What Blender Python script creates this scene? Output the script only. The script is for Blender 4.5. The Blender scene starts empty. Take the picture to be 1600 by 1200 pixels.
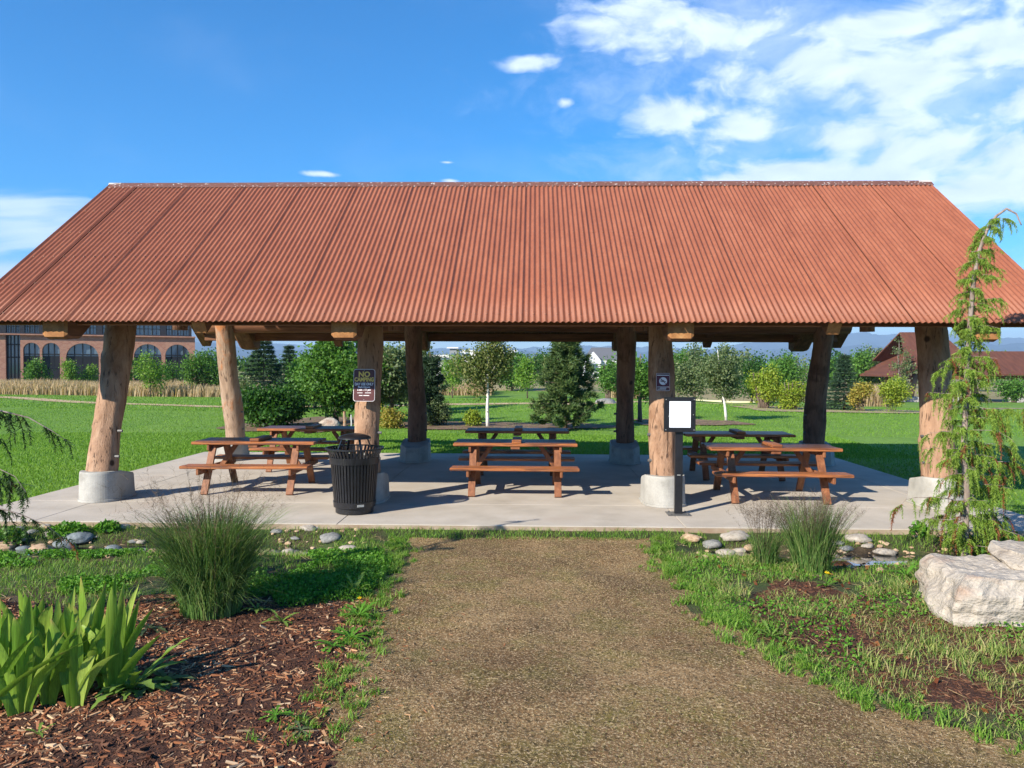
import bpy, math, random
import numpy as np
from math import sin, cos, pi, radians, atan2, sqrt
random.seed(7); rng = np.random.default_rng(7)
SC = bpy.context.scene
COL = SC.collection
# ------------------------------------------------------------------ camera
F = 1200.0; EYE = 1.95
def cam_axes(yaw=1.6, pitch=-1.385, roll=0.21):
    y, p, r = [radians(a) for a in (yaw, pitch, roll)]
    f = np.array([-sin(y)*cos(p), cos(y)*cos(p), sin(p)])
    rt = np.array([cos(y), sin(y), 0.0]); up = np.cross(rt, f)
    return rt*cos(r)+up*sin(r), up*cos(r)-rt*sin(r), f
RT, UP, FW = cam_axes()
cam_data = bpy.data.cameras.new('camera'); cam = bpy.data.objects.new('camera', cam_data); COL.objects.link(cam)
from mathutils import Matrix, Vector
m = Matrix.Identity(4)
for i in range(3):
    m[i][0] = RT[i]; m[i][1] = UP[i]; m[i][2] = -FW[i]
m[2][3] = EYE
cam.matrix_world = m
cam_data.sensor_width = 36; cam_data.lens = 27.0
cam_data.clip_start = 0.05; cam_data.clip_end = 20000
SC.camera = cam
# ------------------------------------------------------------------ sun, exposure
SUN_EL = radians(30.2); SUN_AZ = radians(225)
sl = bpy.data.lights.new('sun', 'SUN'); sl.energy = 5.0; sl.angle = radians(0.5); sl.color = (1.0, 0.915, 0.775)
so = bpy.data.objects.new('sun', sl); COL.objects.link(so)
travel = Vector((-sin(SUN_AZ)*cos(SUN_EL), -cos(SUN_AZ)*cos(SUN_EL), -sin(SUN_EL)))
so.rotation_euler = travel.to_track_quat('-Z', 'Y').to_euler(); so.location = (-20, -20, 30)
SC.view_settings.view_transform = 'Standard'; SC.view_settings.look = 'None'
SC.view_settings.gamma = 1.0; SC.view_settings.exposure = 1.03; SC.view_settings.use_curve_mapping = False
SC.cycles.max_bounces = 6; SC.cycles.diffuse_bounces = 3; SC.cycles.transparent_max_bounces = 8
SC.cycles.volume_bounces = 0
# ------------------------------------------------------------------ picture to ground helpers
def ray(px, py):
    return FW + RT*(px-800)/F - UP*(py-600)/F
def G(px, py, z=0.0):
    d = ray(px, py); t = (z-EYE)/d[2]
    return (d[0]*t, d[1]*t)
def AT(px, py, Y):
    d = ray(px, py); t = Y/d[1]
    return (d[0]*t, Y, EYE+d[2]*t)
# ------------------------------------------------------------------ world
def world():
    w = bpy.data.worlds.new('World'); SC.world = w; w.use_nodes = True
    nt = w.node_tree; N = nt.nodes; L = nt.links; N.clear()
    def M(op, a, b=None, c=None, clamp=False):
        n = N.new('ShaderNodeMath'); n.operation = op; n.use_clamp = clamp
        for i, v in enumerate((a, b, c)):
            if v is None: continue
            if isinstance(v, (int, float)): n.inputs[i].default_value = v
            else: L.new(v, n.inputs[i])
        return n.outputs[0]
    tc = N.new('ShaderNodeTexCoord'); sep = N.new('ShaderNodeSeparateXYZ'); L.new(tc.outputs['Generated'], sep.inputs[0])
    X, Y, Z = sep.outputs
    az = M('ARCTAN2', X, Y); el = M('ARCSINE', Z)
    sky = N.new('ShaderNodeTexSky'); sky.sky_type = 'NISHITA'; sky.sun_disc = False
    sky.sun_elevation = SUN_EL; sky.sun_rotation = SUN_AZ
    sky.altitude = 1500; sky.air_density = 1.0; sky.dust_density = 0.3; sky.ozone_density = 2.5
    hs = N.new('ShaderNodeHueSaturation'); hs.inputs['Hue'].default_value = 0.502; hs.inputs['Saturation'].default_value = 1.68; hs.inputs['Value'].default_value = 1.14
    L.new(sky.outputs[0], hs.inputs['Color'])
    blobs = [(1000,22,150,50),(1120,60,150,42),(1260,95,190,55),(1420,105,230,70),(1600,60,240,75),(1040,180,95,34),(1170,205,120,34),
             (1330,215,170,42),(1500,235,220,70),(1650,260,220,80),(1230,268,180,30),(1110,290,90,26),(1380,40,200,34),(1330,283,240,42),(1500,300,240,60),(1800,160,260,160),(2050,80,300,200),
             (822,98,58,13),(884,160,24,11),(505,272,34,5),(704,283,18,5),(700,254,14,3)]
    def dirang(px, py):
        d = ray(px, py); d = d/np.linalg.norm(d); return atan2(d[0], d[1]), math.asin(d[2])
    comb = N.new('ShaderNodeCombineXYZ'); L.new(M('MULTIPLY', az, 1.0), comb.inputs[0]); L.new(M('MULTIPLY', el, 1.9), comb.inputs[1])
    wn = N.new('ShaderNodeTexNoise'); wn.inputs['Scale'].default_value = 5; wn.inputs['Detail'].default_value = 3
    L.new(comb.outputs[0], wn.inputs['Vector'])
    vm = N.new('ShaderNodeVectorMath'); vm.operation = 'MULTIPLY_ADD'
    L.new(wn.outputs['Color'], vm.inputs[0]); vm.inputs[1].default_value = (.14, .14, 0); L.new(comb.outputs[0], vm.inputs[2])
    def noise(scale, detail, off=(0, 0, 0), rough=.6):
        ad = N.new('ShaderNodeVectorMath'); ad.operation = 'ADD'; L.new(vm.outputs[0], ad.inputs[0]); ad.inputs[1].default_value = off
        n = N.new('ShaderNodeTexNoise'); n.inputs['Scale'].default_value = scale; n.inputs['Detail'].default_value = detail
        n.inputs['Roughness'].default_value = rough; L.new(ad.outputs[0], n.inputs['Vector']); return n.outputs['Fac']
    def mask(bl):
        cur = None
        for (px, py, rx, ry) in bl:
            a, e = dirang(px, py)
            u = M('DIVIDE', M('SUBTRACT', az, a), rx/F*.95); v = M('DIVIDE', M('SUBTRACT', el, e), ry/F*.95)
            r = M('SUBTRACT', 1.0, M('SQRT', M('ADD', M('MULTIPLY', u, u), M('MULTIPLY', v, v))))
            cur = r if cur is None else M('MAXIMUM', cur, r)
        return M('MAXIMUM', cur, -1.0)
    def sstep(x, a, b):
        n = N.new('ShaderNodeMapRange'); n.interpolation_type = 'SMOOTHSTEP'; L.new(x, n.inputs[0])
        n.inputs[1].default_value = a; n.inputs[2].default_value = b; return n.outputs[0]
    mk = mask(blobs)
    n1 = noise(11, 9, rough=.58); n2 = noise(11, 9, (.02, -.022, 0), .58)
    d1 = M('ADD', M('MULTIPLY', mk, 1.0), M('MULTIPLY', M('SUBTRACT', n1, .5), 3.0))
    dens = M('MULTIPLY', sstep(d1, -.15, .85), .95)
    wide = mask([(1450,150,560,260),(1150,70,260,120),(1350,250,330,60),(2000,100,500,300)])
    n5 = noise(6.0, 10, (7, 1, 0), .68)
    wisp = M('MULTIPLY', sstep(M('ADD', M('MULTIPLY', wide, .9), M('MULTIPLY', M('SUBTRACT', n5, .5), 2.6)), -.15, 1.1), .55)
    # thin streaks low on the left
    mk2 = mask([(60,335,250,42),(10,425,110,34),(-200,380,300,70),(60,360,240,60)])
    st = N.new('ShaderNodeVectorMath'); st.operation = 'MULTIPLY'; L.new(vm.outputs[0], st.inputs[0]); st.inputs[1].default_value = (1.2, 7, 1)
    n3 = N.new('ShaderNodeTexNoise'); n3.inputs['Scale'].default_value = 4; n3.inputs['Detail'].default_value = 6; L.new(st.outputs[0], n3.inputs['Vector'])
    d2 = M('MULTIPLY', sstep(M('ADD', M('MULTIPLY', mk2, .8), M('MULTIPLY', M('SUBTRACT', n3.outputs['Fac'], .5), 1.6)), 0.0, .9), .75)
    # very thin veil everywhere, more toward the right
    n4 = noise(3.0, 7, (3, 2, 0), .55)
    veil = M('MULTIPLY', sstep(n4, .50, .85), .12)
    tot = M('MAXIMUM', M('MAXIMUM', M('MAXIMUM', dens, wisp), d2), veil)
    # cloud brightness: lit toward the sun, greyer in the thick
    lit = M('ADD', .5, M('MULTIPLY', M('SUBTRACT', n1, n2), 3.2), clamp=True)
    thick = sstep(d1, .5, 1.9)
    low = sstep(el, .27, .12)
    br = M('ADD', M('MULTIPLY', lit, .45), M('ADD', M('MULTIPLY', low, .28), M('SUBTRACT', .45, M('MULTIPLY', thick, .30))), clamp=True)
    cr = N.new('ShaderNodeMix'); cr.data_type = 'RGBA'; L.new(br, cr.inputs[0])
    cr.inputs[6].default_value = (3.3, 4.2, 6.5, 1); cr.inputs[7].default_value = (6.2, 6.9, 8.6, 1)
    mx = N.new('ShaderNodeMix'); mx.data_type = 'RGBA'; L.new(tot, mx.inputs[0]); L.new(hs.outputs[0], mx.inputs[6]); L.new(cr.outputs[2], mx.inputs[7])
    bg = N.new('ShaderNodeBackground'); bg.inputs['Strength'].default_value = 0.097; L.new(mx.outputs[2], bg.inputs['Color'])
    out = N.new('ShaderNodeOutputWorld'); L.new(bg.outputs[0], out.inputs['Surface'])
    return hs, bg
world()
# ------------------------------------------------------------------ materials
def C4(c): return (c[0], c[1], c[2], 1.0)
def new_mat(name):
    mt = bpy.data.materials.new(name); mt.use_nodes = True; nt = mt.node_tree; nt.nodes.clear(); return mt, nt, nt.nodes, nt.links
def ramp(N, stops):
    r = N.new('ShaderNodeValToRGB'); e = r.color_ramp.elements
    while len(e) < len(stops): e.new(.5)
    for k, (p, c) in enumerate(stops): e[k].position = p; e[k].color = C4(c)
    return r
def surf(name, stops, scale=5.0, detail=6, rough=.8, bump=.3, bdist=.01, stretch=(1, 1, 1), metallic=0.0, spec=.3, perobj=True,
         second=None, nrough=.6, fine=None):
    """noise driven colour; second=(scale, lo, hi, colour, amount) adds a patch layer; fine=(scale, amount) darkens / lightens grain"""
    mt, nt, N, L = new_mat(name)
    tc = N.new('ShaderNodeTexCoord'); mp = N.new('ShaderNodeMapping'); mp.inputs['Scale'].default_value = stretch
    L.new(tc.outputs['Object'], mp.inputs[0]); vec = mp.outputs[0]
    if perobj:
        oi = N.new('ShaderNodeObjectInfo'); mu = N.new('ShaderNodeMath'); mu.operation = 'MULTIPLY'; mu.inputs[1].default_value = 57.0
        L.new(oi.outputs['Random'], mu.inputs[0]); ad = N.new('ShaderNodeVectorMath'); L.new(vec, ad.inputs[0]); L.new(mu.outputs[0], ad.inputs[1]); vec = ad.outputs[0]
    n = N.new('ShaderNodeTexNoise'); n.inputs['Scale'].default_value = scale; n.inputs['Detail'].default_value = detail; n.inputs['Roughness'].default_value = nrough
    L.new(vec, n.inputs['Vector']); r = ramp(N, stops); L.new(n.outputs['Fac'], r.inputs[0]); col = r.outputs[0]
    if second:
        s, lo, hi, c2, amt = second
        n2 = N.new('ShaderNodeTexNoise'); n2.inputs['Scale'].default_value = s; n2.inputs['Detail'].default_value = 5; L.new(vec, n2.inputs['Vector'])
        mr = N.new('ShaderNodeMapRange'); mr.inputs[1].default_value = lo; mr.inputs[2].default_value = hi; mr.inputs[4].default_value = amt; L.new(n2.outputs['Fac'], mr.inputs[0])
        mx = N.new('ShaderNodeMix'); mx.data_type = 'RGBA'; L.new(mr.outputs[0], mx.inputs[0]); L.new(col, mx.inputs[6]); mx.inputs[7].default_value = C4(c2); col = mx.outputs[2]
    hgt = n.outputs['Fac']
    if fine:
        n3 = N.new('ShaderNodeTexNoise'); n3.inputs['Scale'].default_value = fine[0]; n3.inputs['Detail'].default_value = 3; L.new(vec, n3.inputs['Vector'])
        mr = N.new('ShaderNodeMapRange'); mr.inputs[1].default_value = .3; mr.inputs[2].default_value = .7; mr.inputs[3].default_value = 1-fine[1]; mr.inputs[4].default_value = 1+fine[1]
        L.new(n3.outputs['Fac'], mr.inputs[0]); vm = N.new('ShaderNodeVectorMath'); vm.operation = 'SCALE'; L.new(col, vm.inputs[0]); L.new(mr.outputs[0], vm.inputs['Scale']); col = vm.outputs[0]
        ah = N.new('ShaderNodeMath'); ah.operation = 'ADD'; L.new(hgt, ah.inputs[0]); L.new(n3.outputs['Fac'], ah.inputs[1]); hgt = ah.outputs[0]
    b = N.new('ShaderNodeBsdfPrincipled'); L.new(col, b.inputs['Base Color']); b.inputs['Roughness'].default_value = rough
    b.inputs['Metallic'].default_value = metallic; b.inputs['Specular IOR Level'].default_value = spec
    if bump:
        bp = N.new('ShaderNodeBump'); bp.inputs['Strength'].default_value = bump; bp.inputs['Distance'].default_value = bdist
        L.new(hgt, bp.inputs['Height']); L.new(bp.outputs[0], b.inputs['Normal'])
    o = N.new('ShaderNodeOutputMaterial'); L.new(b.outputs[0], o.inputs[0]); return mt
def leafmat(name, cols, trans=.35, rough=.5):
    mt, nt, N, L = new_mat(name)
    if name.startswith(('leaf_', 'needle_')): cols = [tuple(min(.8, q*1.35) for q in (c[0]*1.12, c[1], c[2])) for c in cols]
    g = N.new('ShaderNodeNewGeometry'); k = len(cols); r = ramp(N, [(i/(k-1), c) for i, c in enumerate(cols)])
    L.new(g.outputs['Random Per Island'], r.inputs[0])
    b = N.new('ShaderNodeBsdfPrincipled'); b.inputs['Roughness'].default_value = rough; b.inputs['Specular IOR Level'].default_value = .25
    L.new(r.outputs[0], b.inputs['Base Color'])
    t = N.new('ShaderNodeBsdfTranslucent'); mu = N.new('ShaderNodeVectorMath'); mu.operation = 'MULTIPLY'; mu.inputs[1].default_value = (1.35, 1.3, .6)
    L.new(r.outputs[0], mu.inputs[0]); L.new(mu.outputs[0], t.inputs['Color'])
    mx = N.new('ShaderNodeMixShader'); mx.inputs[0].default_value = trans; L.new(b.outputs[0], mx.inputs[1]); L.new(t.outputs[0], mx.inputs[2])
    o = N.new('ShaderNodeOutputMaterial'); L.new(mx.outputs[0], o.inputs[0]); return mt
def plain(name, c, rough=.6, metallic=0.0, spec=.4): 
    return surf(name, [(.3, [x*.88 for x in c]), (.7, [min(1, x*1.08) for x in c])], 12, 4, rough, .08, .002, metallic=metallic, spec=spec)
MT = {}
MT['concrete'] = surf('concrete', [(.25, (.37,.325,.27)), (.5, (.46,.41,.345)), (.75, (.53,.475,.41))], 1.6, 8, .85, .15, .003, second=(.8, .60, .78, (.30,.22,.155), .6), fine=(70, .10), perobj=False)
MT['concrete_edge'] = surf('concrete_edge', [(.3, (.26,.18,.12)), (.7, (.40,.33,.25))], 4, 6, .9, .3, .004, perobj=False)
MT['footing'] = surf('footing', [(.3, (.29,.28,.255)), (.7, (.44,.43,.40))], 3, 8, .85, .25, .004, second=(5, .55, .72, (.20,.19,.165), .6), fine=(60, .08))
MT['rust'] = surf('rusted_steel', [(.28, (.215,.066,.033)), (.5, (.265,.086,.043)), (.72, (.315,.112,.058))], 3.0, 10, .6, .10, .002, second=(60, .58, .70, (.11,.036,.022), .6), fine=(30, .09), spec=.4, stretch=(1.6, .4, .4), nrough=.75)
MT['far_rust'] = surf('dark_rusted_roof', [(.3, (.085,.034,.024)), (.7, (.15,.058,.036))], 1.5, 8, .8, .2, .01, stretch=(3, .5, .5))  # darker copy of the rust, partial shade on the far roof put in
MT['ridge'] = surf('ridge_cap_steel', [(.3, (.13,.058,.045)), (.7, (.17,.075,.055))], 6, 5, .6, .1, .002, second=(26, .62, .68, (.70,.66,.62), .85))
MT['white_droppings'] = surf('whitened_steel', [(.3, (.22,.16,.14)), (.6, (.55,.52,.50)), (.75, (.70,.68,.66))], 9, 5, .7, .1, .002)
MT['screw'] = plain('screw', (.32,.15,.09), .55)
def log_mat(name, stops, patch, pscale, dark=(.055,.030,.020), crack=.75, tint=None):
    mt, nt, N, L = new_mat(name); tc = N.new('ShaderNodeTexCoord'); oi = N.new('ShaderNodeObjectInfo')
    mu = N.new('ShaderNodeMath'); mu.operation = 'MULTIPLY'; mu.inputs[1].default_value = 31; L.new(oi.outputs['Random'], mu.inputs[0])
    ad = N.new('ShaderNodeVectorMath'); L.new(tc.outputs['Object'], ad.inputs[0]); L.new(mu.outputs[0], ad.inputs[1])
    def V(st):
        n = N.new('ShaderNodeVectorMath'); n.operation = 'MULTIPLY'; L.new(ad.outputs[0], n.inputs[0]); n.inputs[1].default_value = st; return n.outputs[0]
    def noise(st, sc, d=8, r=.62):
        n = N.new('ShaderNodeTexNoise'); n.inputs['Scale'].default_value = sc; n.inputs['Detail'].default_value = d; n.inputs['Roughness'].default_value = r; n.inputs['Distortion'].default_value = .4; L.new(V(st), n.inputs['Vector']); return n.outputs['Fac']
    def step(x, lo, hi, a=0.0, b=1.0):
        n = N.new('ShaderNodeMapRange'); L.new(x, n.inputs[0]); n.inputs[1].default_value = lo; n.inputs[2].default_value = hi; n.inputs[3].default_value = a; n.inputs[4].default_value = b; return n.outputs[0]
    def mix(f, a, c):
        n = N.new('ShaderNodeMix'); n.data_type = 'RGBA'; L.new(f, n.inputs[0]); L.new(a, n.inputs[6]); n.inputs[7].default_value = C4(c); return n.outputs[2]
    r = ramp(N, stops); n1 = noise((2.2, 2.2, .5), 3.0); L.new(n1, r.inputs[0]); col = r.outputs[0]
    n2 = noise((1, 1, .6), pscale); col = mix(step(n2, .52, .62, 0, .85), col, patch)
    n3 = noise((9, 9, .7), 2.6, 6, .6); lines = step(n3, .57, .66, 0, crack); col = mix(lines, col, dark)
    n4 = noise((14, 14, 2.2), 3.2, 4); col = mix(step(n4, .56, .78, 0, .55), col, tuple(q*.55 for q in patch))
    vo = N.new('ShaderNodeTexVoronoi'); vo.inputs['Scale'].default_value = 1.9; L.new(V((1, 1, .9)), vo.inputs['Vector']); kn = step(vo.outputs['Distance'], .055, .10, 1, 0); col = mix(kn, col, dark)
    b = N.new('ShaderNodeBsdfPrincipled'); b.inputs['Roughness'].default_value = .78; b.inputs['Specular IOR Level'].default_value = .25; L.new(col, b.inputs['Base Color'])
    h = N.new('ShaderNodeMath'); h.operation = 'MULTIPLY_ADD'; L.new(lines, h.inputs[0]); h.inputs[1].default_value = -.9; L.new(n4, h.inputs[2])
    h2 = N.new('ShaderNodeMath'); h2.operation = 'ADD'; L.new(h.outputs[0], h2.inputs[0]); L.new(step(n2, .5, .6, 0, .6), h2.inputs[1])
    bp = N.new('ShaderNodeBump'); bp.inputs['Strength'].default_value = .8; bp.inputs['Distance'].default_value = .012; L.new(h2.outputs[0], bp.inputs['Height']); L.new(bp.outputs[0], b.inputs['Normal'])
    o = N.new('ShaderNodeOutputMaterial'); L.new(b.outputs[0], o.inputs[0]); return mt
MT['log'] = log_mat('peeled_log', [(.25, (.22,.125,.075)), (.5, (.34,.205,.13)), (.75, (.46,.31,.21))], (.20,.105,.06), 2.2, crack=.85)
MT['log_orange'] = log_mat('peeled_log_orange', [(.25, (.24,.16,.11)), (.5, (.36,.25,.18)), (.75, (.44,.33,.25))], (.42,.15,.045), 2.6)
MT['log_dark'] = log_mat('roof_shaded_log', [(.25, (.13,.060,.038)), (.5, (.21,.105,.068)), (.75, (.28,.16,.10))], (.12,.058,.036), 2.4)  # darker copy of the log colour, with the shade under the roof put in
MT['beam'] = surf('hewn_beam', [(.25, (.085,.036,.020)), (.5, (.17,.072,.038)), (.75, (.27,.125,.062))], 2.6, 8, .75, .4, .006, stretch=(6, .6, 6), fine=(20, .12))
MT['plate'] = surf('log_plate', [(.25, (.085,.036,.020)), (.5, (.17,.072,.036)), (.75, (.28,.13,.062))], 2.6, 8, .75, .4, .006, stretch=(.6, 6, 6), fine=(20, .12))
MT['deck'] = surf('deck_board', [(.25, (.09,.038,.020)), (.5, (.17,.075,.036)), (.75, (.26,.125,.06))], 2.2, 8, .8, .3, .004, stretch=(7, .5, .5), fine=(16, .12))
MT['cut_end'] = surf('cut_timber_end', [(.3, (.24,.10,.035)), (.6, (.38,.18,.065)), (.8, (.46,.26,.11))], 9, 7, .8, .3, .004, fine=(50, .12))  # pale cut wood, lightened too so the sunlit tails are in the colour
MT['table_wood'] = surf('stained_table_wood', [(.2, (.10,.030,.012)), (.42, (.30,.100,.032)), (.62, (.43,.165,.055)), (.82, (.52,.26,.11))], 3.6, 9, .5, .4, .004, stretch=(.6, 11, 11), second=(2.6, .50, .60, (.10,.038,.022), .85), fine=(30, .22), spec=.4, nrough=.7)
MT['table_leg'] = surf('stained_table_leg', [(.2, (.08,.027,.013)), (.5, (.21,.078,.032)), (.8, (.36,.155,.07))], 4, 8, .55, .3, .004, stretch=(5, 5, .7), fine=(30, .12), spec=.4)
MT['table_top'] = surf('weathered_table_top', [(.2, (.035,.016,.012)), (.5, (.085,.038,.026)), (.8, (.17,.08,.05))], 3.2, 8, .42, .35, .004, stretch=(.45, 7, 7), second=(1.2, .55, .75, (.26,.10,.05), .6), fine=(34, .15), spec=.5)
MT['black_metal'] = surf('black_powder_coat', [(.3, (.008,.008,.010)), (.7, (.016,.016,.019))], 20, 4, .38, .05, .001, spec=.5, second=(55, .72, .78, (.2,.2,.2), .35))
MT['grey_plate'] = plain('grey_plate', (.33,.34,.33), .5)
MT['steel_plate'] = surf('dull_steel', [(.3, (.07,.07,.07)), (.7, (.15,.145,.14))], 8, 6, .5, .1, .002, spec=.5)
MT['sign_maroon'] = plain('maroon_sign', (.10,.030,.030), .45)
MT['sign_maroon_light'] = plain('maroon_sign_bright', (.10,.012,.025), .45)
MT['sign_white'] = plain('sign_white', (.78,.74,.76), .5)
MT['sign_yellow'] = plain('sign_yellow', (.85,.60,.13), .5)
MT['sheet_white'] = surf('blank_white_sheet', [(.3, (.74,.77,.84)), (.7, (.80,.83,.88))], 3, 3, .35, .0, .001)
MT['lawn'] = surf('lawn', [(.3, (.075,.165,.014)), (.5, (.120,.235,.022)), (.7, (.175,.285,.036))], .45, 9, .9, .9, .05, second=(.12, .45, .7, (.15,.26,.04), .7), fine=(16, .30), perobj=False, nrough=.7)
MT['far_ground'] = surf('far_meadow', [(.3, (.16,.15,.06)), (.5, (.30,.24,.11)), (.7, (.10,.16,.04))], .02, 8, .95, .3, .1, fine=(.9, .2), perobj=False)
MT['dirt_path'] = None
MT['tan_path'] = surf('tan_gravel_path', [(.3, (.40,.27,.15)), (.7, (.55,.41,.26))], 1.2, 7, .95, .2, .01, perobj=False, fine=(14, .12))
MT['bark_mulch'] = surf('bark_mulch_ground', [(.25, (.020,.009,.006)), (.5, (.07,.030,.018)), (.75, (.15,.068,.038))], 26, 7, .95, 1.0, .02, perobj=False, fine=(90, .4), nrough=.7)
MT['soil'] = surf('garden_soil', [(.25, (.028,.020,.012)), (.5, (.068,.048,.028)), (.75, (.13,.095,.055))], 9, 8, .95, 1.0, .02, perobj=False, fine=(70, .35), second=(1.3, .40, .60, (.045,.085,.018), .8), nrough=.7)
MT['bed_mulch'] = surf('far_bed_mulch', [(.3, (.10,.06,.04)), (.7, (.24,.16,.10))], 3, 8, .95, .6, .03, perobj=False, fine=(12, .3))
MT['bed_tan'] = surf('pale_bed_mulch', [(.3, (.26,.18,.11)), (.7, (.45,.34,.22))], 2, 8, .95, .6, .03, perobj=False, fine=(9, .3))
MT['bark'] = surf('bark', [(.3, (.07,.05,.035)), (.7, (.19,.145,.11))], 5, 8, .9, .8, .02, stretch=(3, 3, .5))
MT['pale_bark'] = surf('pale_peeling_bark', [(.3, (.13,.09,.07)), (.55, (.30,.25,.22)), (.8, (.16,.07,.045))], 6, 8, .9, .8, .006, stretch=(3, 3, .6))
MT['white_bark'] = surf('white_birch_bark', [(.34, (.10,.09,.08)), (.42, (.66,.64,.60)), (.8, (.78,.76,.72))], 6, 6, .7, .3, .01, stretch=(1, 1, 3))
MT['brick'] = None
def stone_mat(name, a, b, c): return surf(name, [(.25, a), (.5, b), (.75, c)], 5, 8, .75, .45, .01, fine=(40, .12))
MT['stone_grey'] = stone_mat('grey_river_stone', (.12,.12,.11), (.22,.22,.21), (.33,.32,.30))
MT['stone_pale'] = stone_mat('pale_river_stone', (.22,.18,.14), (.36,.32,.27), (.46,.42,.37))
MT['stone_tan'] = stone_mat('tan_river_stone', (.24,.15,.09), (.42,.29,.18), (.54,.42,.30))
MT['stone_slate'] = stone_mat('slate_river_stone', (.10,.12,.13), (.17,.20,.21), (.28,.31,.31))
MT['sandstone'] = surf('pale_sandstone', [(.25, (.21,.16,.115)), (.42, (.36,.31,.25)), (.7, (.45,.405,.345))], 1.6, 10, .8, .6, .03, stretch=(1, 1, 1.8), second=(1.7, .58, .70, (.30,.16,.10), .6), fine=(26, .15), nrough=.6)
# path material: worn dirt, straw and olive stubble
def path_mat():
    mt, nt, N, L = new_mat('worn_dirt_path')
    tc = N.new('ShaderNodeTexCoord'); v = tc.outputs['Object']
    def noise(s, d=6, r=.6):
        n = N.new('ShaderNodeTexNoise'); n.inputs['Scale'].default_value = s; n.inputs['Detail'].default_value = d; n.inputs['Roughness'].default_value = r
        L.new(v, n.inputs['Vector']); return n.outputs['Fac']
    def mix(f, a, b):
        n = N.new('ShaderNodeMix'); n.data_type = 'RGBA'; L.new(f, n.inputs[0])
        for s, x in ((6, a), (7, b)):
            if isinstance(x, tuple): n.inputs[s].default_value = C4(x)
            else: L.new(x, n.inputs[s])
        return n.outputs[2]
    def step(x, lo, hi, top=1.0):
        n = N.new('ShaderNodeMapRange'); L.new(x, n.inputs[0]); n.inputs[1].default_value = lo; n.inputs[2].default_value = hi; n.inputs[4].default_value = top; return n.outputs[0]
    base = mix(step(noise(1.1, 8, .7), .38, .62), (.185,.102,.044), (.37,.235,.112))
    base = mix(step(noise(1.9, 9, .75), .48, .60, .8), base, (.20,.165,.045))
    base = mix(step(noise(.8, 4), .50, .64, .75), base, (.13,.074,.038))
    base = mix(step(noise(9, 5, .7), .54, .64, .45), base, (.105,.070,.034))
    base = mix(step(noise(62, 4, .75), .52, .60, .9), base, (.64,.48,.28))
    base = mix(step(noise(40, 5, .75), .52, .60, .9), base, (.065,.045,.022))
    sep = N.new('ShaderNodeSeparateXYZ'); L.new(v, sep.inputs[0])
    b = N.new('ShaderNodeBsdfPrincipled'); b.inputs['Roughness'].default_value = .95; b.inputs['Specular IOR Level'].default_value = .15
    L.new(base, b.inputs['Base Color'])
    h = N.new('ShaderNodeMath'); h.operation = 'ADD'; L.new(noise(60, 5, .7), h.inputs[0]); L.new(noise(11, 6), h.inputs[1])
    bp = N.new('ShaderNodeBump'); bp.inputs['Strength'].default_value = 1.0; bp.inputs['Distance'].default_value = .03; L.new(h.outputs[0], bp.inputs['Height']); L.new(bp.outputs[0], b.inputs['Normal'])
    o = N.new('ShaderNodeOutputMaterial'); L.new(b.outputs[0], o.inputs[0]); return mt
MT['dirt_path'] = path_mat()
def brick_mat():
    mt, nt, N, L = new_mat('red_brick')
    tc = N.new('ShaderNodeTexCoord'); mp = N.new('ShaderNodeMapping'); mp.inputs['Rotation'].default_value = (radians(90), 0, 0)
    L.new(tc.outputs['Object'], mp.inputs[0])
    b = N.new('ShaderNodeTexBrick'); b.inputs['Scale'].default_value = 2.2; b.inputs['Color1'].default_value = (.31,.135,.090,1); b.inputs['Color2'].default_value = (.39,.20,.135,1)
    b.inputs['Mortar'].default_value = (.36,.29,.24,1); b.inputs['Mortar Size'].default_value = .012; L.new(mp.outputs[0], b.inputs['Vector'])
    p = N.new('ShaderNodeBsdfPrincipled'); p.inputs['Roughness'].default_value = .9; L.new(b.outputs['Color'], p.inputs['Base Color'])
    o = N.new('ShaderNodeOutputMaterial'); L.new(p.outputs[0], o.inputs[0]); return mt
MT['brick'] = brick_mat()
MT['dark_panel'] = plain('dark_grey_panel', (.020,.022,.030), .6)
MT['window_frame'] = plain('black_window_frame', (.012,.013,.016), .5)
def glass_mat(name, c, rough=.06):
    mt, nt, N, L = new_mat(name); b = N.new('ShaderNodeBsdfPrincipled'); b.inputs['Base Color'].default_value = C4(c); b.inputs['Roughness'].default_value = rough
    b.inputs['Specular IOR Level'].default_value = .9; b.inputs['Coat Weight'].default_value = 1.0; b.inputs['Coat Roughness'].default_value = .03
    o = N.new('ShaderNodeOutputMaterial'); L.new(b.outputs[0], o.inputs[0]); return mt
MT['window_glass'] = glass_mat('window_glass', (.10,.15,.19))
MT['pond_water'] = glass_mat('pond_water', (.018,.022,.024), .04)
MT['white_wall'] = plain('white_wall', (.62,.63,.64), .8)
MT['grey_wall'] = plain('grey_wall', (.22,.24,.25), .8)
MT['grey_roof'] = plain('grey_shingle', (.12,.125,.14), .9)
MT['tan_stone'] = plain('tan_block', (.42,.34,.25), .9)
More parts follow.
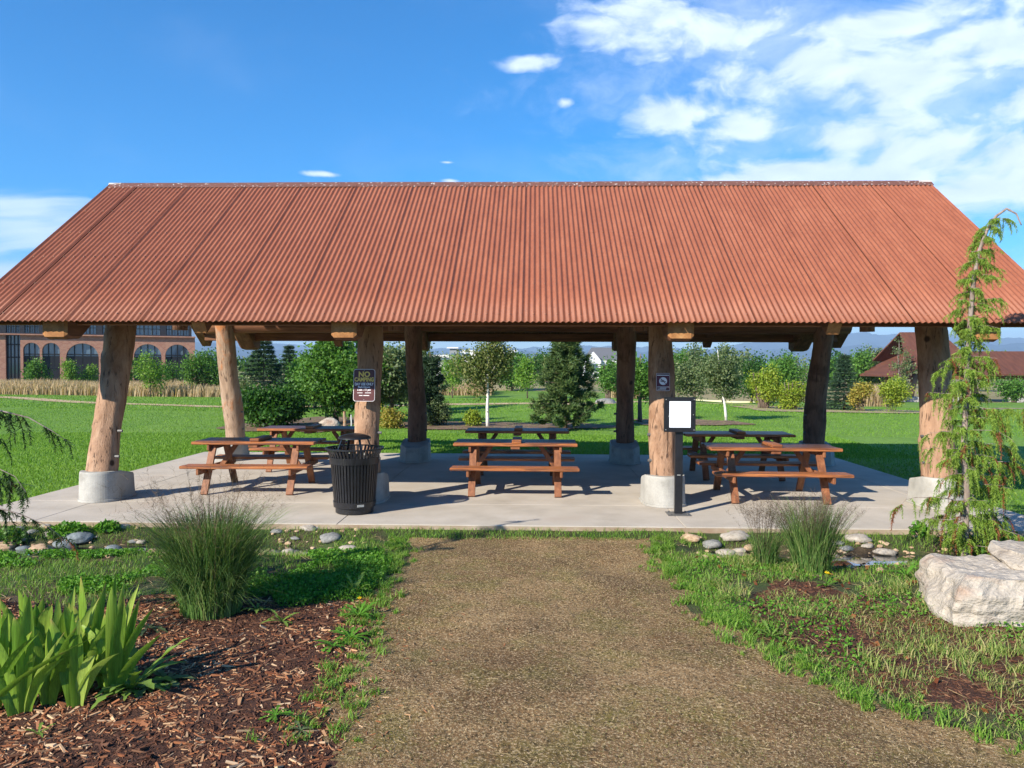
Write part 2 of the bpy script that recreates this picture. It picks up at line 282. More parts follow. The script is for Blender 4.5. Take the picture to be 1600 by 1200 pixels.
# foliage
LM = {}
LM['deep'] = leafmat('leaf_deep', [(.012,.045,.008), (.025,.085,.012), (.045,.125,.018)])
LM['mid'] = leafmat('leaf_mid', [(.030,.085,.014), (.055,.15,.022), (.095,.21,.035)])
LM['bright'] = leafmat('leaf_bright', [(.055,.14,.018), (.095,.21,.026), (.16,.28,.040)])
LM['grey'] = leafmat('leaf_greygreen', [(.040,.075,.030), (.080,.13,.050), (.15,.20,.095)])
LM['birch'] = leafmat('leaf_birch', [(.045,.075,.018), (.085,.13,.030), (.17,.20,.075)])
LM['lime'] = leafmat('leaf_lime', [(.09,.16,.015), (.15,.235,.022), (.22,.28,.035)])
LM['yellow'] = leafmat('leaf_yellow', [(.16,.17,.030), (.27,.23,.045), (.14,.19,.035)])
LM['pine'] = leafmat('needle_pine', [(.022,.055,.018), (.045,.095,.028), (.10,.15,.045)], .15, .6)
LM['pine_dark'] = leafmat('needle_pine_dark', [(.010,.028,.014), (.020,.048,.022), (.040,.075,.035)], .12, .6)
LM['spruce'] = leafmat('needle_spruce', [(.012,.034,.018), (.022,.055,.027), (.050,.095,.050)], .12, .6)
LM['weeping'] = leafmat('scale_leaf', [(.09,.17,.020), (.18,.29,.035), (.30,.42,.075)], .3, .55)
LM['weeping_dark'] = leafmat('scale_leaf_dark', [(.020,.050,.014), (.035,.085,.020), (.070,.12,.030)], .3, .55)
LM['dead'] = leafmat('dead_scale_leaf', [(.12,.035,.016), (.23,.075,.03), (.33,.14,.06)], .25, .7)
LM['grass'] = leafmat('grass_blade', [(.07,.18,.018), (.13,.28,.028), (.21,.36,.05), (.28,.38,.09)])
LM['clover'] = leafmat('clover_leaf', [(.05,.16,.015), (.095,.25,.022), (.17,.35,.045)])
LM['grass_mixed'] = leafmat('grass_mixed', [(.09,.19,.035), (.17,.28,.055), (.26,.35,.08), (.36,.38,.12), (.46,.38,.19)])
LM['straw'] = leafmat('straw', [(.24,.16,.08), (.42,.31,.16), (.50,.40,.23)], .2, .8)
LM['stubble'] = leafmat('stubble', [(.10,.065,.032), (.24,.165,.085), (.15,.14,.045), (.42,.32,.18), (.55,.44,.28)], .2, .9)
LM['meadow'] = leafmat('dry_meadow', [(.34,.25,.14), (.47,.36,.22), (.56,.45,.29)], .3, .8)
LM['switch'] = leafmat('switchgrass', [(.055,.135,.030), (.095,.195,.045), (.16,.27,.07), (.25,.30,.11)], .25, .55)
LM['plume'] = leafmat('seed_plume', [(.09,.05,.04), (.17,.115,.075), (.24,.18,.12)], .3, .8)
LM['plume_purple'] = leafmat('seed_plume_purple', [(.07,.045,.035), (.12,.085,.06), (.17,.14,.09)], .3, .8)
LM['iris'] = leafmat('iris_leaf', [(.10,.22,.022), (.16,.30,.035), (.25,.38,.06)], .4, .42)
LM['weed'] = leafmat('weed_leaf', [(.10,.21,.028), (.17,.29,.05), (.27,.36,.09)], .35, .55)
LM['chip'] = leafmat('wood_chip', [(.07,.026,.013), (.17,.058,.026), (.31,.12,.05), (.24,.10,.048), (.42,.24,.12), (.60,.42,.26)], .0, .8)
LM['chip_dark'] = leafmat('dark_wood_chip', [(.035,.014,.009), (.075,.030,.017), (.13,.055,.030), (.10,.045,.028), (.22,.11,.06)], .0, .85)
LM['flower'] = leafmat('yellow_petal', [(.75,.55,.02), (.85,.68,.03)], .3, .6)
LM['lawnblade'] = leafmat('lawn_blade', [(.09,.21,.018), (.15,.30,.03), (.23,.38,.055)], .35, .6)
def iris_mat():
    mt, nt, N, L = new_mat('iris_leaf_veined'); tc = N.new('ShaderNodeTexCoord'); oi = N.new('ShaderNodeObjectInfo'); r = ramp(N, [(0, (.13,.27,.025)), (.5, (.25,.40,.045)), (1, (.40,.52,.10))]); L.new(oi.outputs['Random'], r.inputs[0])
    mp = N.new('ShaderNodeMapping'); mp.inputs['Scale'].default_value = (150, 150, 4); L.new(tc.outputs['Object'], mp.inputs[0]); n = N.new('ShaderNodeTexNoise'); n.inputs['Scale'].default_value = 1.0; n.inputs['Detail'].default_value = 3; L.new(mp.outputs[0], n.inputs['Vector'])
    n2 = N.new('ShaderNodeTexNoise'); n2.inputs['Scale'].default_value = 9; n2.inputs['Detail'].default_value = 5; L.new(tc.outputs['Object'], n2.inputs['Vector'])
    mr = N.new('ShaderNodeMapRange'); mr.inputs[3].default_value = .72; mr.inputs[4].default_value = 1.25; mr.inputs[1].default_value = .3; mr.inputs[2].default_value = .7; L.new(n.outputs['Fac'], mr.inputs[0])
    sc = N.new('ShaderNodeVectorMath'); sc.operation = 'SCALE'; L.new(r.outputs[0], sc.inputs[0]); L.new(mr.outputs[0], sc.inputs['Scale'])
    m2 = N.new('ShaderNodeMapRange'); m2.inputs[1].default_value = .62; m2.inputs[2].default_value = .74; m2.inputs[4].default_value = .8; L.new(n2.outputs['Fac'], m2.inputs[0])
    tp = N.new('ShaderNodeAttribute'); tp.attribute_name = 'tip'; ad = N.new('ShaderNodeMath'); ad.operation = 'MAXIMUM'; L.new(m2.outputs[0], ad.inputs[0]); L.new(tp.outputs['Fac'], ad.inputs[1])
    mx = N.new('ShaderNodeMix'); mx.data_type = 'RGBA'; L.new(ad.outputs[0], mx.inputs[0]); L.new(sc.outputs[0], mx.inputs[6]); mx.inputs[7].default_value = (.42,.34,.10,1)
    b = N.new('ShaderNodeBsdfPrincipled'); b.inputs['Roughness'].default_value = .45; b.inputs['Specular IOR Level'].default_value = .3; L.new(mx.outputs[2], b.inputs['Base Color'])
    bp = N.new('ShaderNodeBump'); bp.inputs['Strength'].default_value = .5; bp.inputs['Distance'].default_value = .003; L.new(n.outputs['Fac'], bp.inputs['Height']); L.new(bp.outputs[0], b.inputs['Normal'])
    t = N.new('ShaderNodeBsdfTranslucent'); L.new(mx.outputs[2], t.inputs['Color']); ms = N.new('ShaderNodeMixShader'); ms.inputs[0].default_value = .4; L.new(b.outputs[0], ms.inputs[1]); L.new(t.outputs[0], ms.inputs[2])
    o = N.new('ShaderNodeOutputMaterial'); L.new(ms.outputs[0], o.inputs[0]); return mt
LM['iris'] = iris_mat()
# ------------------------------------------------------------------ object helpers
def prop(o, label=None, cat=None, group=None, kind=None):
    if label: o['label'] = label
    if cat: o['category'] = cat
    if group: o['group'] = group
    if kind: o['kind'] = kind
    return o
def empty(name, loc=(0, 0, 0), rz=0.0, label=None, cat=None, group=None, kind=None):
    o = bpy.data.objects.new(name, None); o.empty_display_size = .2; COL.objects.link(o); o.location = loc; o.rotation_euler = (0, 0, rz)
    return prop(o, label, cat, group, kind)
def mesh(name, V, FL, mat=None, smooth=False):
    """FL: list of integer arrays (n,k) or a list of index lists"""
    me = bpy.data.meshes.new(name); V = np.asarray(V, dtype=np.float32).reshape(-1, 3)
    arrs = []
    if len(FL) and not isinstance(FL[0], np.ndarray):
        by = {}
        for f in FL: by.setdefault(len(f), []).append(f)
        arrs = [np.array(v, dtype=np.int32) for v in by.values()]
    else: arrs = [a.astype(np.int32) for a in FL if len(a)]
    me.vertices.add(len(V)); me.vertices.foreach_set('co', V.ravel())
    tot = sum(a.size for a in arrs); nf = sum(len(a) for a in arrs)
    me.loops.add(tot); me.polygons.add(nf)
    me.loops.foreach_set('vertex_index', np.concatenate([a.ravel() for a in arrs]))
    cnt = np.concatenate([np.full(len(a), a.shape[1], dtype=np.int32) for a in arrs])
    st = np.concatenate([[0], np.cumsum(cnt)[:-1]]).astype(np.int32)
    me.polygons.foreach_set('loop_start', st)
    me.polygons.foreach_set('use_smooth', np.full(nf, bool(smooth)))
    me.update(calc_edges=True); me.validate()
    if mat: me.materials.append(mat)
    return me
def add(name, me, parent=None, loc=(0, 0, 0), rot=(0, 0, 0), scale=None):
    o = bpy.data.objects.new(name, me); COL.objects.link(o); o.location = loc; o.rotation_euler = rot
    if scale: o.scale = scale
    if parent: o.parent = parent
    return o
class MB:
    def __init__(s): s.v = []; s.f = []
    def raw(s, V, FF):
        n = len(s.v); s.v += [tuple(p) for p in V]; s.f += [[i+n for i in f] for f in FF]; return s
    def box(s, c, d, R=None, bev=0.0):
        hx, hy, hz = [q/2 for q in d]
        if bev <= 0:
            P = [(x, y, z) for x in (-hx, hx) for y in (-hy, hy) for z in (-hz, hz)]
            FF = [[0,1,3,2],[4,6,7,5],[0,4,5,1],[2,3,7,6],[0,2,6,4],[1,5,7,3]]
        else:
            P = []; idx = {}; b = bev
            for sx in (-1, 1):
                for sy in (-1, 1):
                    for sz in (-1, 1):
                        for ax in range(3):
                            p = [sx*hx, sy*hy, sz*hz]
                            for k in range(3):
                                if k != ax: p[k] -= (sx, sy, sz)[k]*b
                            idx[(sx, sy, sz, ax)] = len(P); P.append(tuple(p))
            FF = []
            def Q(ax, sg):
                o = [k for k in range(3) if k != ax]; q = []
                for (a, c_) in ((-1,-1),(1,-1),(1,1),(-1,1)):
                    t = [0,0,0]; t[ax] = sg; t[o[0]] = a; t[o[1]] = c_; q.append(idx[(*t, ax)])
                flip = (sg > 0) != (ax != 1)
                return q if not flip else q[::-1]
            for ax in range(3):
                for sg in (-1, 1): FF.append(Q(ax, sg))
            for ax in range(3):
                o = [k for k in range(3) if k != ax]
                for a in (-1, 1):
                    for c_ in (-1, 1):
                        t1 = [0,0,0]; t1[ax] = -1; t1[o[0]] = a; t1[o[1]] = c_
                        t2 = list(t1); t2[ax] = 1
                        FF.append([idx[(*t1, o[0])], idx[(*t2, o[0])], idx[(*t2, o[1])], idx[(*t1, o[1])]])
            for sx in (-1, 1):
                for sy in (-1, 1):
                    for sz in (-1, 1): FF.append([idx[(sx, sy, sz, k)] for k in range(3)])
        if R is not None: P = [tuple(R @ Vector(p)) for p in P]
        return s.raw([(p[0]+c[0], p[1]+c[1], p[2]+c[2]) for p in P], FF)
    def tube(s, pts, rad, n=10, caps=True, jit=0.0, rnd=None):
        V, FF = tube(pts, rad, n, caps, jit, rnd); return s.raw(V, FF)
    def bar(s, a, b, w, t, up=(0, 0, 1), bev=0.0):
        a = Vector(a); b = Vector(b); d = b-a; ln = d.length; z = d.normalized(); u = Vector(up); x = u.cross(z)
        if x.length < 1e-4: x = Vector((1, 0, 0)).cross(z)
        x.normalize(); y = z.cross(x); R = Matrix((x, y, z)).transposed()
        return s.box((a+b)/2, (w, t, ln), R, bev)
    def prism(s, poly, z0, z1, top=None):
        n = len(poly); top = top or poly
        V = [(x, y, z0) for x, y in poly]+[(x, y, z1) for x, y in top]
        return s.raw(V, [list(range(n))[::-1], list(range(n, 2*n))]+[[i, (i+1) % n, n+(i+1) % n, n+i] for i in range(n)])
    def me(s, name, mat, smooth=False): 
        m_ = mesh(name, s.v, s.f, mat, smooth)
        import bmesh
        bm = bmesh.new(); bm.from_mesh(m_); bmesh.ops.recalc_face_normals(bm, faces=bm.faces); bm.to_mesh(m_); bm.free()
        return m_
    def ob(s, name, mat, parent=None, loc=(0, 0, 0), rot=(0, 0, 0), smooth=False): return add(name, s.me(name, mat, smooth), parent, loc, rot)
def tube(pts, rad, n=10, caps=True, jit=0.0, rnd=None):
    pts = [Vector(p) for p in pts]; V = []; FF = []; k = len(pts)
    if not hasattr(rad, '__len__'): rad = [rad]*k
    prev = None
    for i, p in enumerate(pts):
        t = (pts[min(i+1, k-1)]-pts[max(i-1, 0)]).normalized()
        if prev is None:
            a = Vector((1, 0, 0)) if abs(t.x) < .9 else Vector((0, 1, 0)); x = (a-t*a.dot(t)).normalized()
        else: x = (prev-t*prev.dot(t)).normalized()
        prev = x; y = t.cross(x)
        for j in range(n):
            a = 2*pi*j/n; r = rad[i]
            if jit: r *= 1+jit*(rnd(i, j) if rnd else random.uniform(-1, 1))
            V.append(tuple(p+x*(cos(a)*r)+y*(sin(a)*r)))
    for i in range(k-1):
        for j in range(n): FF.append([i*n+j, i*n+(j+1) % n, (i+1)*n+(j+1) % n, (i+1)*n+j])
    if caps: FF.append(list(range(n))[::-1]); FF.append([(k-1)*n+j for j in range(n)])
    return V, FF
def copy_thing(o, loc=None, rz=None, label=None, group=None, parent=None):
    c = o.copy(); COL.objects.link(c)
    if parent: c.parent = parent
    for ch in list(o.children): copy_thing(ch, parent=c)
    if loc is not None: c.location = loc
    if rz is not None: c.rotation_euler = (0, 0, rz)
    if label: c['label'] = label
    if group: c['group'] = group
    return c
def blades(P, h, w, lean, az=None, mid=.5, rise=.75, droop=0.0):
    """grass blades as quad + tip triangle, numpy"""
    n = len(P); P = np.asarray(P); h = np.broadcast_to(h, n); w = np.broadcast_to(w, n); lean = np.broadcast_to(lean, n)
    az = rng.uniform(0, 2*pi, n) if az is None else az
    d = np.stack([np.cos(az), np.sin(az), np.zeros(n)], 1); fa = az+pi/2+rng.uniform(-.6, .6, n)
    s = np.stack([np.cos(fa), np.sin(fa), np.zeros(n)], 1)*(w/2)[:, None]; up = np.array([0, 0, 1.0])
    m_ = P+d*(lean*.3)[:, None]+up*(h*rise*.8)[:, None]; t = P+d*lean[:, None]+up*(h*(1-droop))[:, None]
    V = np.stack([P-s, P+s, m_+s*.8, m_-s*.8, t], 1).reshape(-1, 3)
    b = np.arange(n)*5
    return V, [np.stack([b, b+1, b+2, b+3], 1), np.stack([b+3, b+2, b+4], 1)]
def leaves(Cn, size, flat=0.0, aspect=.6):
    n = len(Cn); Cn = np.asarray(Cn); size = np.broadcast_to(size, n)
    a = rng.normal(size=(n, 3)); a[:, 2] *= (1-flat); a /= np.linalg.norm(a, axis=1)[:, None]+1e-9
    b = np.cross(a, rng.normal(size=(n, 3))); b /= np.linalg.norm(b, axis=1)[:, None]+1e-9
    a = a*(size/2)[:, None]; b = b*(size*aspect/2)[:, None]
    V = np.stack([Cn-a, Cn+b, Cn+a, Cn-b], 1).reshape(-1, 3); k = np.arange(n)*4
    return V, [np.stack([k, k+1, k+2, k+3], 1)]
def needles(Bs, Dr, ln, wd):
    n = len(Bs); Dr = Dr/(np.linalg.norm(Dr, axis=1)[:, None]+1e-9); s = np.cross(Dr, rng.normal(size=(n, 3))); s /= np.linalg.norm(s, axis=1)[:, None]+1e-9
    ln = np.broadcast_to(ln, n); wd = np.broadcast_to(wd, n)
    V = np.stack([Bs-s*(wd/2)[:, None], Bs+s*(wd/2)[:, None], Bs+Dr*ln[:, None]], 1).reshape(-1, 3); k = np.arange(n)*3
    return V, [np.stack([k, k+1, k+2], 1)]
def smoothn(x, y, s=1.0, seed=0):
    """cheap smooth value noise in numpy"""
    x = np.asarray(x)*s+seed*13.1; y = np.asarray(y)*s+seed*7.7
    xi = np.floor(x).astype(int); yi = np.floor(y).astype(int); fx = x-xi; fy = y-yi; fx = fx*fx*(3-2*fx); fy = fy*fy*(3-2*fy)
    def hsh(a, b): 
        v = np.sin(a*127.1+b*311.7+seed*17.0)*43758.5453; return v-np.floor(v)
    return (hsh(xi, yi)*(1-fx)+hsh(xi+1, yi)*fx)*(1-fy)+(hsh(xi, yi+1)*(1-fx)+hsh(xi+1, yi+1)*fx)*fy
# ------------------------------------------------------------------ terrain
SX0, SX1, SY0, SY1 = -7.33, 6.48, 9.31, 16.9
def gz(x, y):
    x = np.asarray(x, dtype=float); y = np.asarray(y, dtype=float)
    z = -.05+0*x
    near = np.clip((SY0+.2-y)/.6, 0, 1)
    z = z-near*.03
    z = z+near*(smoothn(x, y, 1.3, 1)-.5)*.05+near*(smoothn(x, y, 5, 2)-.5)*.02
    yc = 8.62+.12*np.sin(x*1.3)
    strm = np.exp(-((y-yc)/.36)**2)*(np.clip((-1.9-x)/.7, 0, 1)+np.clip((x-1.7)/.5, 0, 1))
    z = z-strm*.21
    far = np.clip((y-34)/35, 0, 1)*np.clip((x-4)/12, 0, 1)
    z = z-1.1*far
    z = z+np.clip((y-19)/10, 0, 1)*(smoothn(x, y, .11, 5)-.5)*.25
    return z
GZ = lambda x, y: float(gz(np.array([x]), np.array([y]))[0])
pl = [G(*p) for p in ((628,838),(612,870),(597,905),(572,960),(545,1040),(530,1100),(480,1180),(440,1260))]
pr = [G(*p) for p in ((1028,838),(1040,870),(1065,905),(1140,970),(1250,1035),(1400,1085),(1600,1140),(1900,1230))]
def path_x(y):
    ly = np.array([p[1] for p in pl][::-1]); lx = np.array([p[0] for p in pl][::-1])
    ry = np.array([p[1] for p in pr][::-1]); rx = np.array([p[0] for p in pr][::-1])
    return np.interp(y, ly, lx), np.interp(y, ry, rx)
def region(x, y):
    """0 soil 1 path 2 mulch"""
    x = np.asarray(x); y = np.asarray(y)
    j = (smoothn(x, y, 3.1, 3)-.5)*.30+(smoothn(x, y, 11, 4)-.5)*.12
    l, r = path_x(y); r_ = np.zeros(x.shape, dtype=int)
    path = (x+j > l) & (x+j < r) & (y < 9.02+j*.5)
    yb = 6.45+.10*(x+3)+j*1.5
    mul = (~path) & (x < -.3) & (y < yb) & (x+j < l+.02)
    d = ((x-2.35+j)/.95)**2+((y-5.75-.25*(x-2.3)+j)/.42)**2; d = np.minimum(d, ((x-3.0)/.6)**2+((y-5.1+j)/.3)**2)
    mul2 = (~path) & ((d < 1) | ((x > r+.22) & (y < 7.4) & (y > 3) & (smoothn(x, y, 1.1, 15)+.35*smoothn(x, y, 4, 16) > .78)))
    r_[path] = 1; r_[mul] = 2; r_[mul2] = 3
    return r_
def grid_mesh(name, xs, ys, keep, mat):
    Xg, Yg = np.meshgrid(xs, ys); Zg = gz(Xg, Yg); V = np.stack([Xg, Yg, Zg], 2).reshape(-1, 3)
    ny, nx = Xg.shape; i = np.arange(ny-1)[:, None]*nx+np.arange(nx-1)[None, :]
    Fq = np.stack([i, i+1, i+nx+1, i+nx], 2).reshape(-1, 4)
    cx = V[Fq].mean(1); k = keep(cx[:, 0], cx[:, 1]); Fq = Fq[k]
    used = np.unique(Fq); mp_ = np.zeros(len(V), dtype=int); mp_[used] = np.arange(len(used))
    return mesh(name, V[used], [mp_[Fq]], mat, True)
xs = np.concatenate([np.linspace(-16, -6.6, 40), np.arange(-6.5, 6.5, .05), np.linspace(6.6, 16, 40)])
ys = np.concatenate([np.linspace(-8, 2.9, 30), np.arange(3.0, SY0+.06, .05)])
prop(add('garden_ground', grid_mesh('garden_ground', xs, ys, lambda x, y: region(x, y) == 0, MT['soil'])), kind='structure')
prop(add('dirt_path', grid_mesh('dirt_path', xs, ys, lambda x, y: region(x, y) == 1, MT['dirt_path'])), kind='structure')
prop(add('mulch_bed', grid_mesh('mulch_bed', xs, ys, lambda x, y: region(x, y) >= 2, MT['bark_mulch'])), kind='structure')
# lawn round and behind the slab
xs2 = np.unique(np.concatenate([np.linspace(-220, -40, 30), np.arange(-40, 41, .8), np.linspace(41, 220, 30), [SX0+.02, SX1-.02]]))
yy0 = ys[-1]
ys2 = np.unique(np.concatenate([np.linspace(yy0, SY0+.6, 4), np.arange(10.4, 16.6, .8), [SY1-.02], np.arange(17.4, 48, .7), np.linspace(48, 62, 12)]))
prop(add('lawn', grid_mesh('lawn', xs2, ys2, lambda x, y: ~((x > SX0+.02) & (x < SX1-.02) & (y < SY1-.02)), MT['lawn'])), kind='structure')
xs3 = np.concatenate([-np.geomspace(7000, 240, 24), np.linspace(-220, 220, 60), np.geomspace(240, 7000, 24)])
ys3 = np.concatenate([np.linspace(62, 140, 20), np.geomspace(150, 7000, 24)])
prop(add('far_ground', grid_mesh('far_ground', xs3, ys3, lambda x, y: x < 1e9, MT['far_ground'])), kind='structure')
b_ = MB(); 
for (x0, x1, y0, y1) in ((-7000, -16.02, -7000, yy0), (16.02, 7000, -7000, yy0), (-16, 16, -7000, -8.02), (-7000, -220.05, yy0+.02, 61.9), (220.05, 7000, yy0+.02, 61.9)):
    b_.raw([(x0, y0, -.12), (x1, y0, -.12), (x1, y1, -.12), (x0, y1, -.12)], [[0, 1, 2, 3]])
prop(b_.ob('meadow', MT['lawn']), kind='structure')
# hills on the horizon
def hills(name, Y, prof, col, seed, depth):
    mt = surf(name+'_cover', [(.3, [c*.6 for c in col]), (.5, col), (.7, [c*1.7 for c in col])], .004, 9, .95, 0, .1, perobj=False)
    pxs = np.array([p[0] for p in prof]); pys = np.array([p[1] for p in prof]); n = 700
    V = []; rows = 16
    px = np.linspace(pxs[0], pxs[-1], n); py = np.interp(px, pxs, pys)
    py = py+(smoothn(px, px*0, .05, seed)-.5)*5+(smoothn(px, px*0, .17, seed+1)-.5)*2.2
    for r in range(rows):
        t = r/(rows-1)
        for i in range(n):
            x, y, z = AT(px[i], py[i], Y)
            hz = z*min(1, (t*1.0)**.75)*(1+(float(smoothn(px[i]*.06, t*5, 1.0, seed))-.5)*(.9*(1-t)*t*2))
            f = 1-depth*(1-t)
            V.append((x*f, Y*f, max(-2, hz*f if t > 0 else -2)))
    i = np.arange(rows-1)[:, None]*n+np.arange(n-1)[None, :]
    prop(add(name, mesh(name, np.array(V), [np.stack([i, i+1, i+n+1, i+n], 2).reshape(-1, 4)], mt, True)), kind='structure')
hills('far_hills', 6200, [(-900,530),(-300,505),(120,520),(300,508),(330,512),(350,528),(500,540),(700,545),(900,540),(1100,546),(1180,534),(1240,520),(1300,514),(1330,519),(1352,518),(1375,524),(1400,521),(1425,526),(1480,521),(1540,526),(1600,530),(1900,515),(2600,525)], (.050,.075,.085), 3, .15)
hills('near_hills', 4600, [(-900,548),(-200,545),(200,540),(330,536),(400,545),(700,551),(900,549),(1120,548),(1250,544),(1330,538),(1400,544),(1480,541),(1600,536),(2000,545),(2600,540)], (.030,.050,.060), 8, .2)
# ------------------------------------------------------------------ haze
def haze():
    x0, x1, y0, y1, z0, z1 = -14000, 14000, -12000, 12000, -3.0, 520
    b = MB().box(((x0+x1)/2, (y0+y1)/2, (z0+z1)/2), (x1-x0, y1-y0, z1-z0))
    mt, nt, N, L = new_mat('pale_air'); v = N.new('ShaderNodeVolumePrincipled'); v.inputs['Color'].default_value = (.46,.69,1.0,1); v.inputs['Density'].default_value = .00019
    v.inputs['Anisotropy'].default_value = 0.0
    o = N.new('ShaderNodeOutputMaterial'); L.new(v.outputs[0], o.inputs['Volume'])
    prop(b.ob('haze', mt), kind='stuff', label='thin blue air between the park and the hills')
haze()
# ------------------------------------------------------------------ concrete slab
slab = empty('concrete_pavement', kind='structure')
bed = MB().box(((SX0+SX1)/2, (SY0+SY1)/2, -.0775), (SX1-SX0-.01, SY1-SY0-.01, .135)); bed.ob('slab_base', MT['concrete_edge'], slab)
jx = [SX0, -6.2, -2.4, 1.85, 5.7, SX1]; jy = [SY0, 10.72, 13.25, 15.75, SY1]
for i in range(len(jx)-1):
    for j in range(len(jy)-1):
        x0, x1, y0, y1 = jx[i], jx[i+1], jy[j], jy[j+1]; g = .0035
        MB().box(((x0+x1)/2, (y0+y1)/2, -.0075-.0), (x1-x0-g*2, y1-y0-g*2, .015), bev=.004).ob('concrete_panel', MT['concrete'], slab)
# ------------------------------------------------------------------ pavilion
CX = [-6.2, -2.4, 1.85, 5.7]; CYF, CYB = 10.85, 15.75
RX0, RX1, EY, RY, EZ, RZ = -7.42, 6.73, 9.65, 13.35, 2.50, 5.10
BY = 2*RY-EY; SLOPE = (RZ-EZ)/(RY-EY); ANG = math.atan(SLOPE); SL = sqrt((RZ-EZ)**2+(RY-EY)**2)
pav = empty('picnic_pavilion', (-.35, RY, 0), label='large open log pavilion with a rusty corrugated gable roof', cat='pavilion')
PL = (-.35, RY, 0)
def pl_(p): return (p[0]-PL[0], p[1]-PL[1], p[2]-PL[2])
def in_pav(name, me, loc=(0, 0, 0), rot=(0, 0, 0), scale=None, parent=None):
    return add(name, me, parent or pav, pl_(loc) if parent is None else loc, rot, scale)
# corrugated sheets: one mesh in sheet space (x across, y up the slope)
def sheet_mesh(width, pitch=.0746, amp=.0115, name='roof_sheet'):
    nr = int(round(width/pitch)); seg = 8; n = nr*seg+1; V = []; FF = []
    ly = [0, SL*.2, SL*.4, SL*.6, SL*.8, SL]
    for l in ly:
        for i in range(n):
            x = i/seg*pitch; ed = max(0, 1-x/(pitch*.75))
            V.append((x, l, amp*cos(2*pi*i/seg)+.009*ed))
    for a in range(len(ly)-1):
        for i in range(n-1): FF.append([a*n+i, a*n+i+1, (a+1)*n+i+1, (a+1)*n+i])
    k = len(V)  # thickness
    V += [(x, y, z-.004) for x, y, z in V]; FF += [[q+k for q in f[::-1]] for f in FF]
    for i in range(n-1): FF.append([i, i+k, i+1+k, i+1])
    m_ = mesh(name, V, FF, MT['rust'], True); return m_
sw = .0746*13; sme = sheet_mesh(sw+.0746*.5)
seam0 = -.155; ks = math.ceil((RX0-seam0)/sw-.3); 
starts = []
x = seam0+sw*ks
while x+sw*.5 < RX1: starts.append(x); x += sw
part_l = starts[0]-RX0; 
if part_l > .1: lme = sheet_mesh(part_l+.04)
last_w = RX1-starts[-1]; rme = sheet_mesh(last_w)
def sheet_obj(me, x0, front):
    dz = random.uniform(-.0015, .0015)
    if front: return in_pav('roof_sheet', me, (x0, EY, EZ+dz), (ANG+random.uniform(-.0012, .0012), 0, 0))
    o = in_pav('roof_sheet', me, (x0+0, BY, EZ+dz), (ANG, 0, 0)); o.scale = (1, 1, 1); o.rotation_euler = (ANG, 0, pi); return o
for i, sx in enumerate(starts):
    me_ = rme if i == len(starts)-1 else sme; w_ = last_w if i == len(starts)-1 else sw+.0373
    sheet_obj(me_, sx, True); sheet_obj(me_, sx+w_, False)
if part_l > .1: sheet_obj(lme, RX0-.0, True); sheet_obj(lme, RX0+part_l+.04, False)
# screws
sb = MB(); n_ = Vector((0, -sin(ANG), cos(ANG)))
for row in (.16, .95, 1.75, 2.55, 3.35, 4.15):
    x = RX0+.0746
    while x < RX1-.05:
        yy = EY+row*cos(ANG); zz = EZ+row*sin(ANG)+.011
        c = (x, yy, zz); s_ = .0085
        # crest of ribs nearest this x
        k_ = round((x-seam0)/.0746); xc = seam0+k_*.0746
        if k_ % 2 == 0:
            sb.raw([(xc-s_, yy-s_, zz), (xc+s_, yy-s_, zz-.0), (xc+s_, yy+s_, zz+.006), (xc-s_, yy+s_, zz+.006), (xc, yy-.004, zz+.012)], [[0,1,4],[1,2,4],[2,3,4],[3,0,4]])
        x += .0746
o = sb.ob('roof_screw', MT['screw'], pav, pl_((0, 0, 0))); o['kind'] = 'stuff'
# ridge caps
nc = 5; cw = (RX1-RX0)/nc
for i in range(nc):
    x0 = RX0+i*cw; mtc = MT['ridge']; b = MB(); h = .16; e = .012+.004*(i % 2)
    pr_ = [(-h*cos(ANG), -h*sin(ANG)), (-.02, .004), (0, .012), (.02, .004), (h*cos(ANG), -h*sin(ANG))]
    top = [(y, z+e) for y, z in pr_]; bot = [(y, z+e-.006) for y, z in pr_]
    V = []; n5 = 5
    for xx in (x0-.01, x0+cw+.01):
        V += [(xx, RY+y, RZ+z) for y, z in top]+[(xx, RY+y, RZ+z) for y, z in bot]
    FF = []
    for k in range(4): FF += [[k, k+1, 10+k+1, 10+k], [5+k, 15+k, 16+k, 6+k]]
    FF += [[0, 10, 15, 5], [4, 9, 19, 14], [0, 5, 6, 1], [1, 6, 7, 2], [2, 7, 8, 3], [3, 8, 9, 4], [10, 11, 16, 15], [11, 12, 17, 16], [12, 13, 18, 17], [13, 14, 19, 18]]
    b.raw([(p[0], p[1], p[2]) for p in V], FF); b.ob('ridge_cap', mtc, pav, pl_((0, 0, 0)))
for sx, wd in ((RX0-.02, .22), (RX1-.20, .21)):
    V, FF = tube([(sx, RY, RZ-.03), (sx+wd, RY, RZ-.03)], .056, 12); b = MB().raw(V, FF); o = b.ob('ridge_end_cap', MT['white_droppings'], pav, pl_((0, 0, 0)), smooth=False); o['label'] = 'end of the ridge cap whitened by bird droppings'
# deck boards under the sheets
bw = .136; nb = int((RX1-RX0-.06)/bw)
dme = MB().box((0, SL/2-.02, 0), (bw-.010, SL-.10, .028), bev=.003).me('deck_board', MT['deck'])
for i in range(nb):
    xc = RX0+.04+bw*(i+.5)
    dn = .030
    in_pav('deck_board', dme, (xc, EY+.03+dn*sin(ANG), EZ+.02-dn*cos(ANG)-random.uniform(0, .003)), (ANG, 0, 0))
    in_pav('deck_board', dme, (xc, BY-.03-dn*sin(ANG), EZ+.02-dn*cos(ANG)-random.uniform(0, .003)), (ANG, 0, pi))
def roof_under(y): return EZ+.02+SLOPE*(min(y, 2*RY-y)-EY)-.065
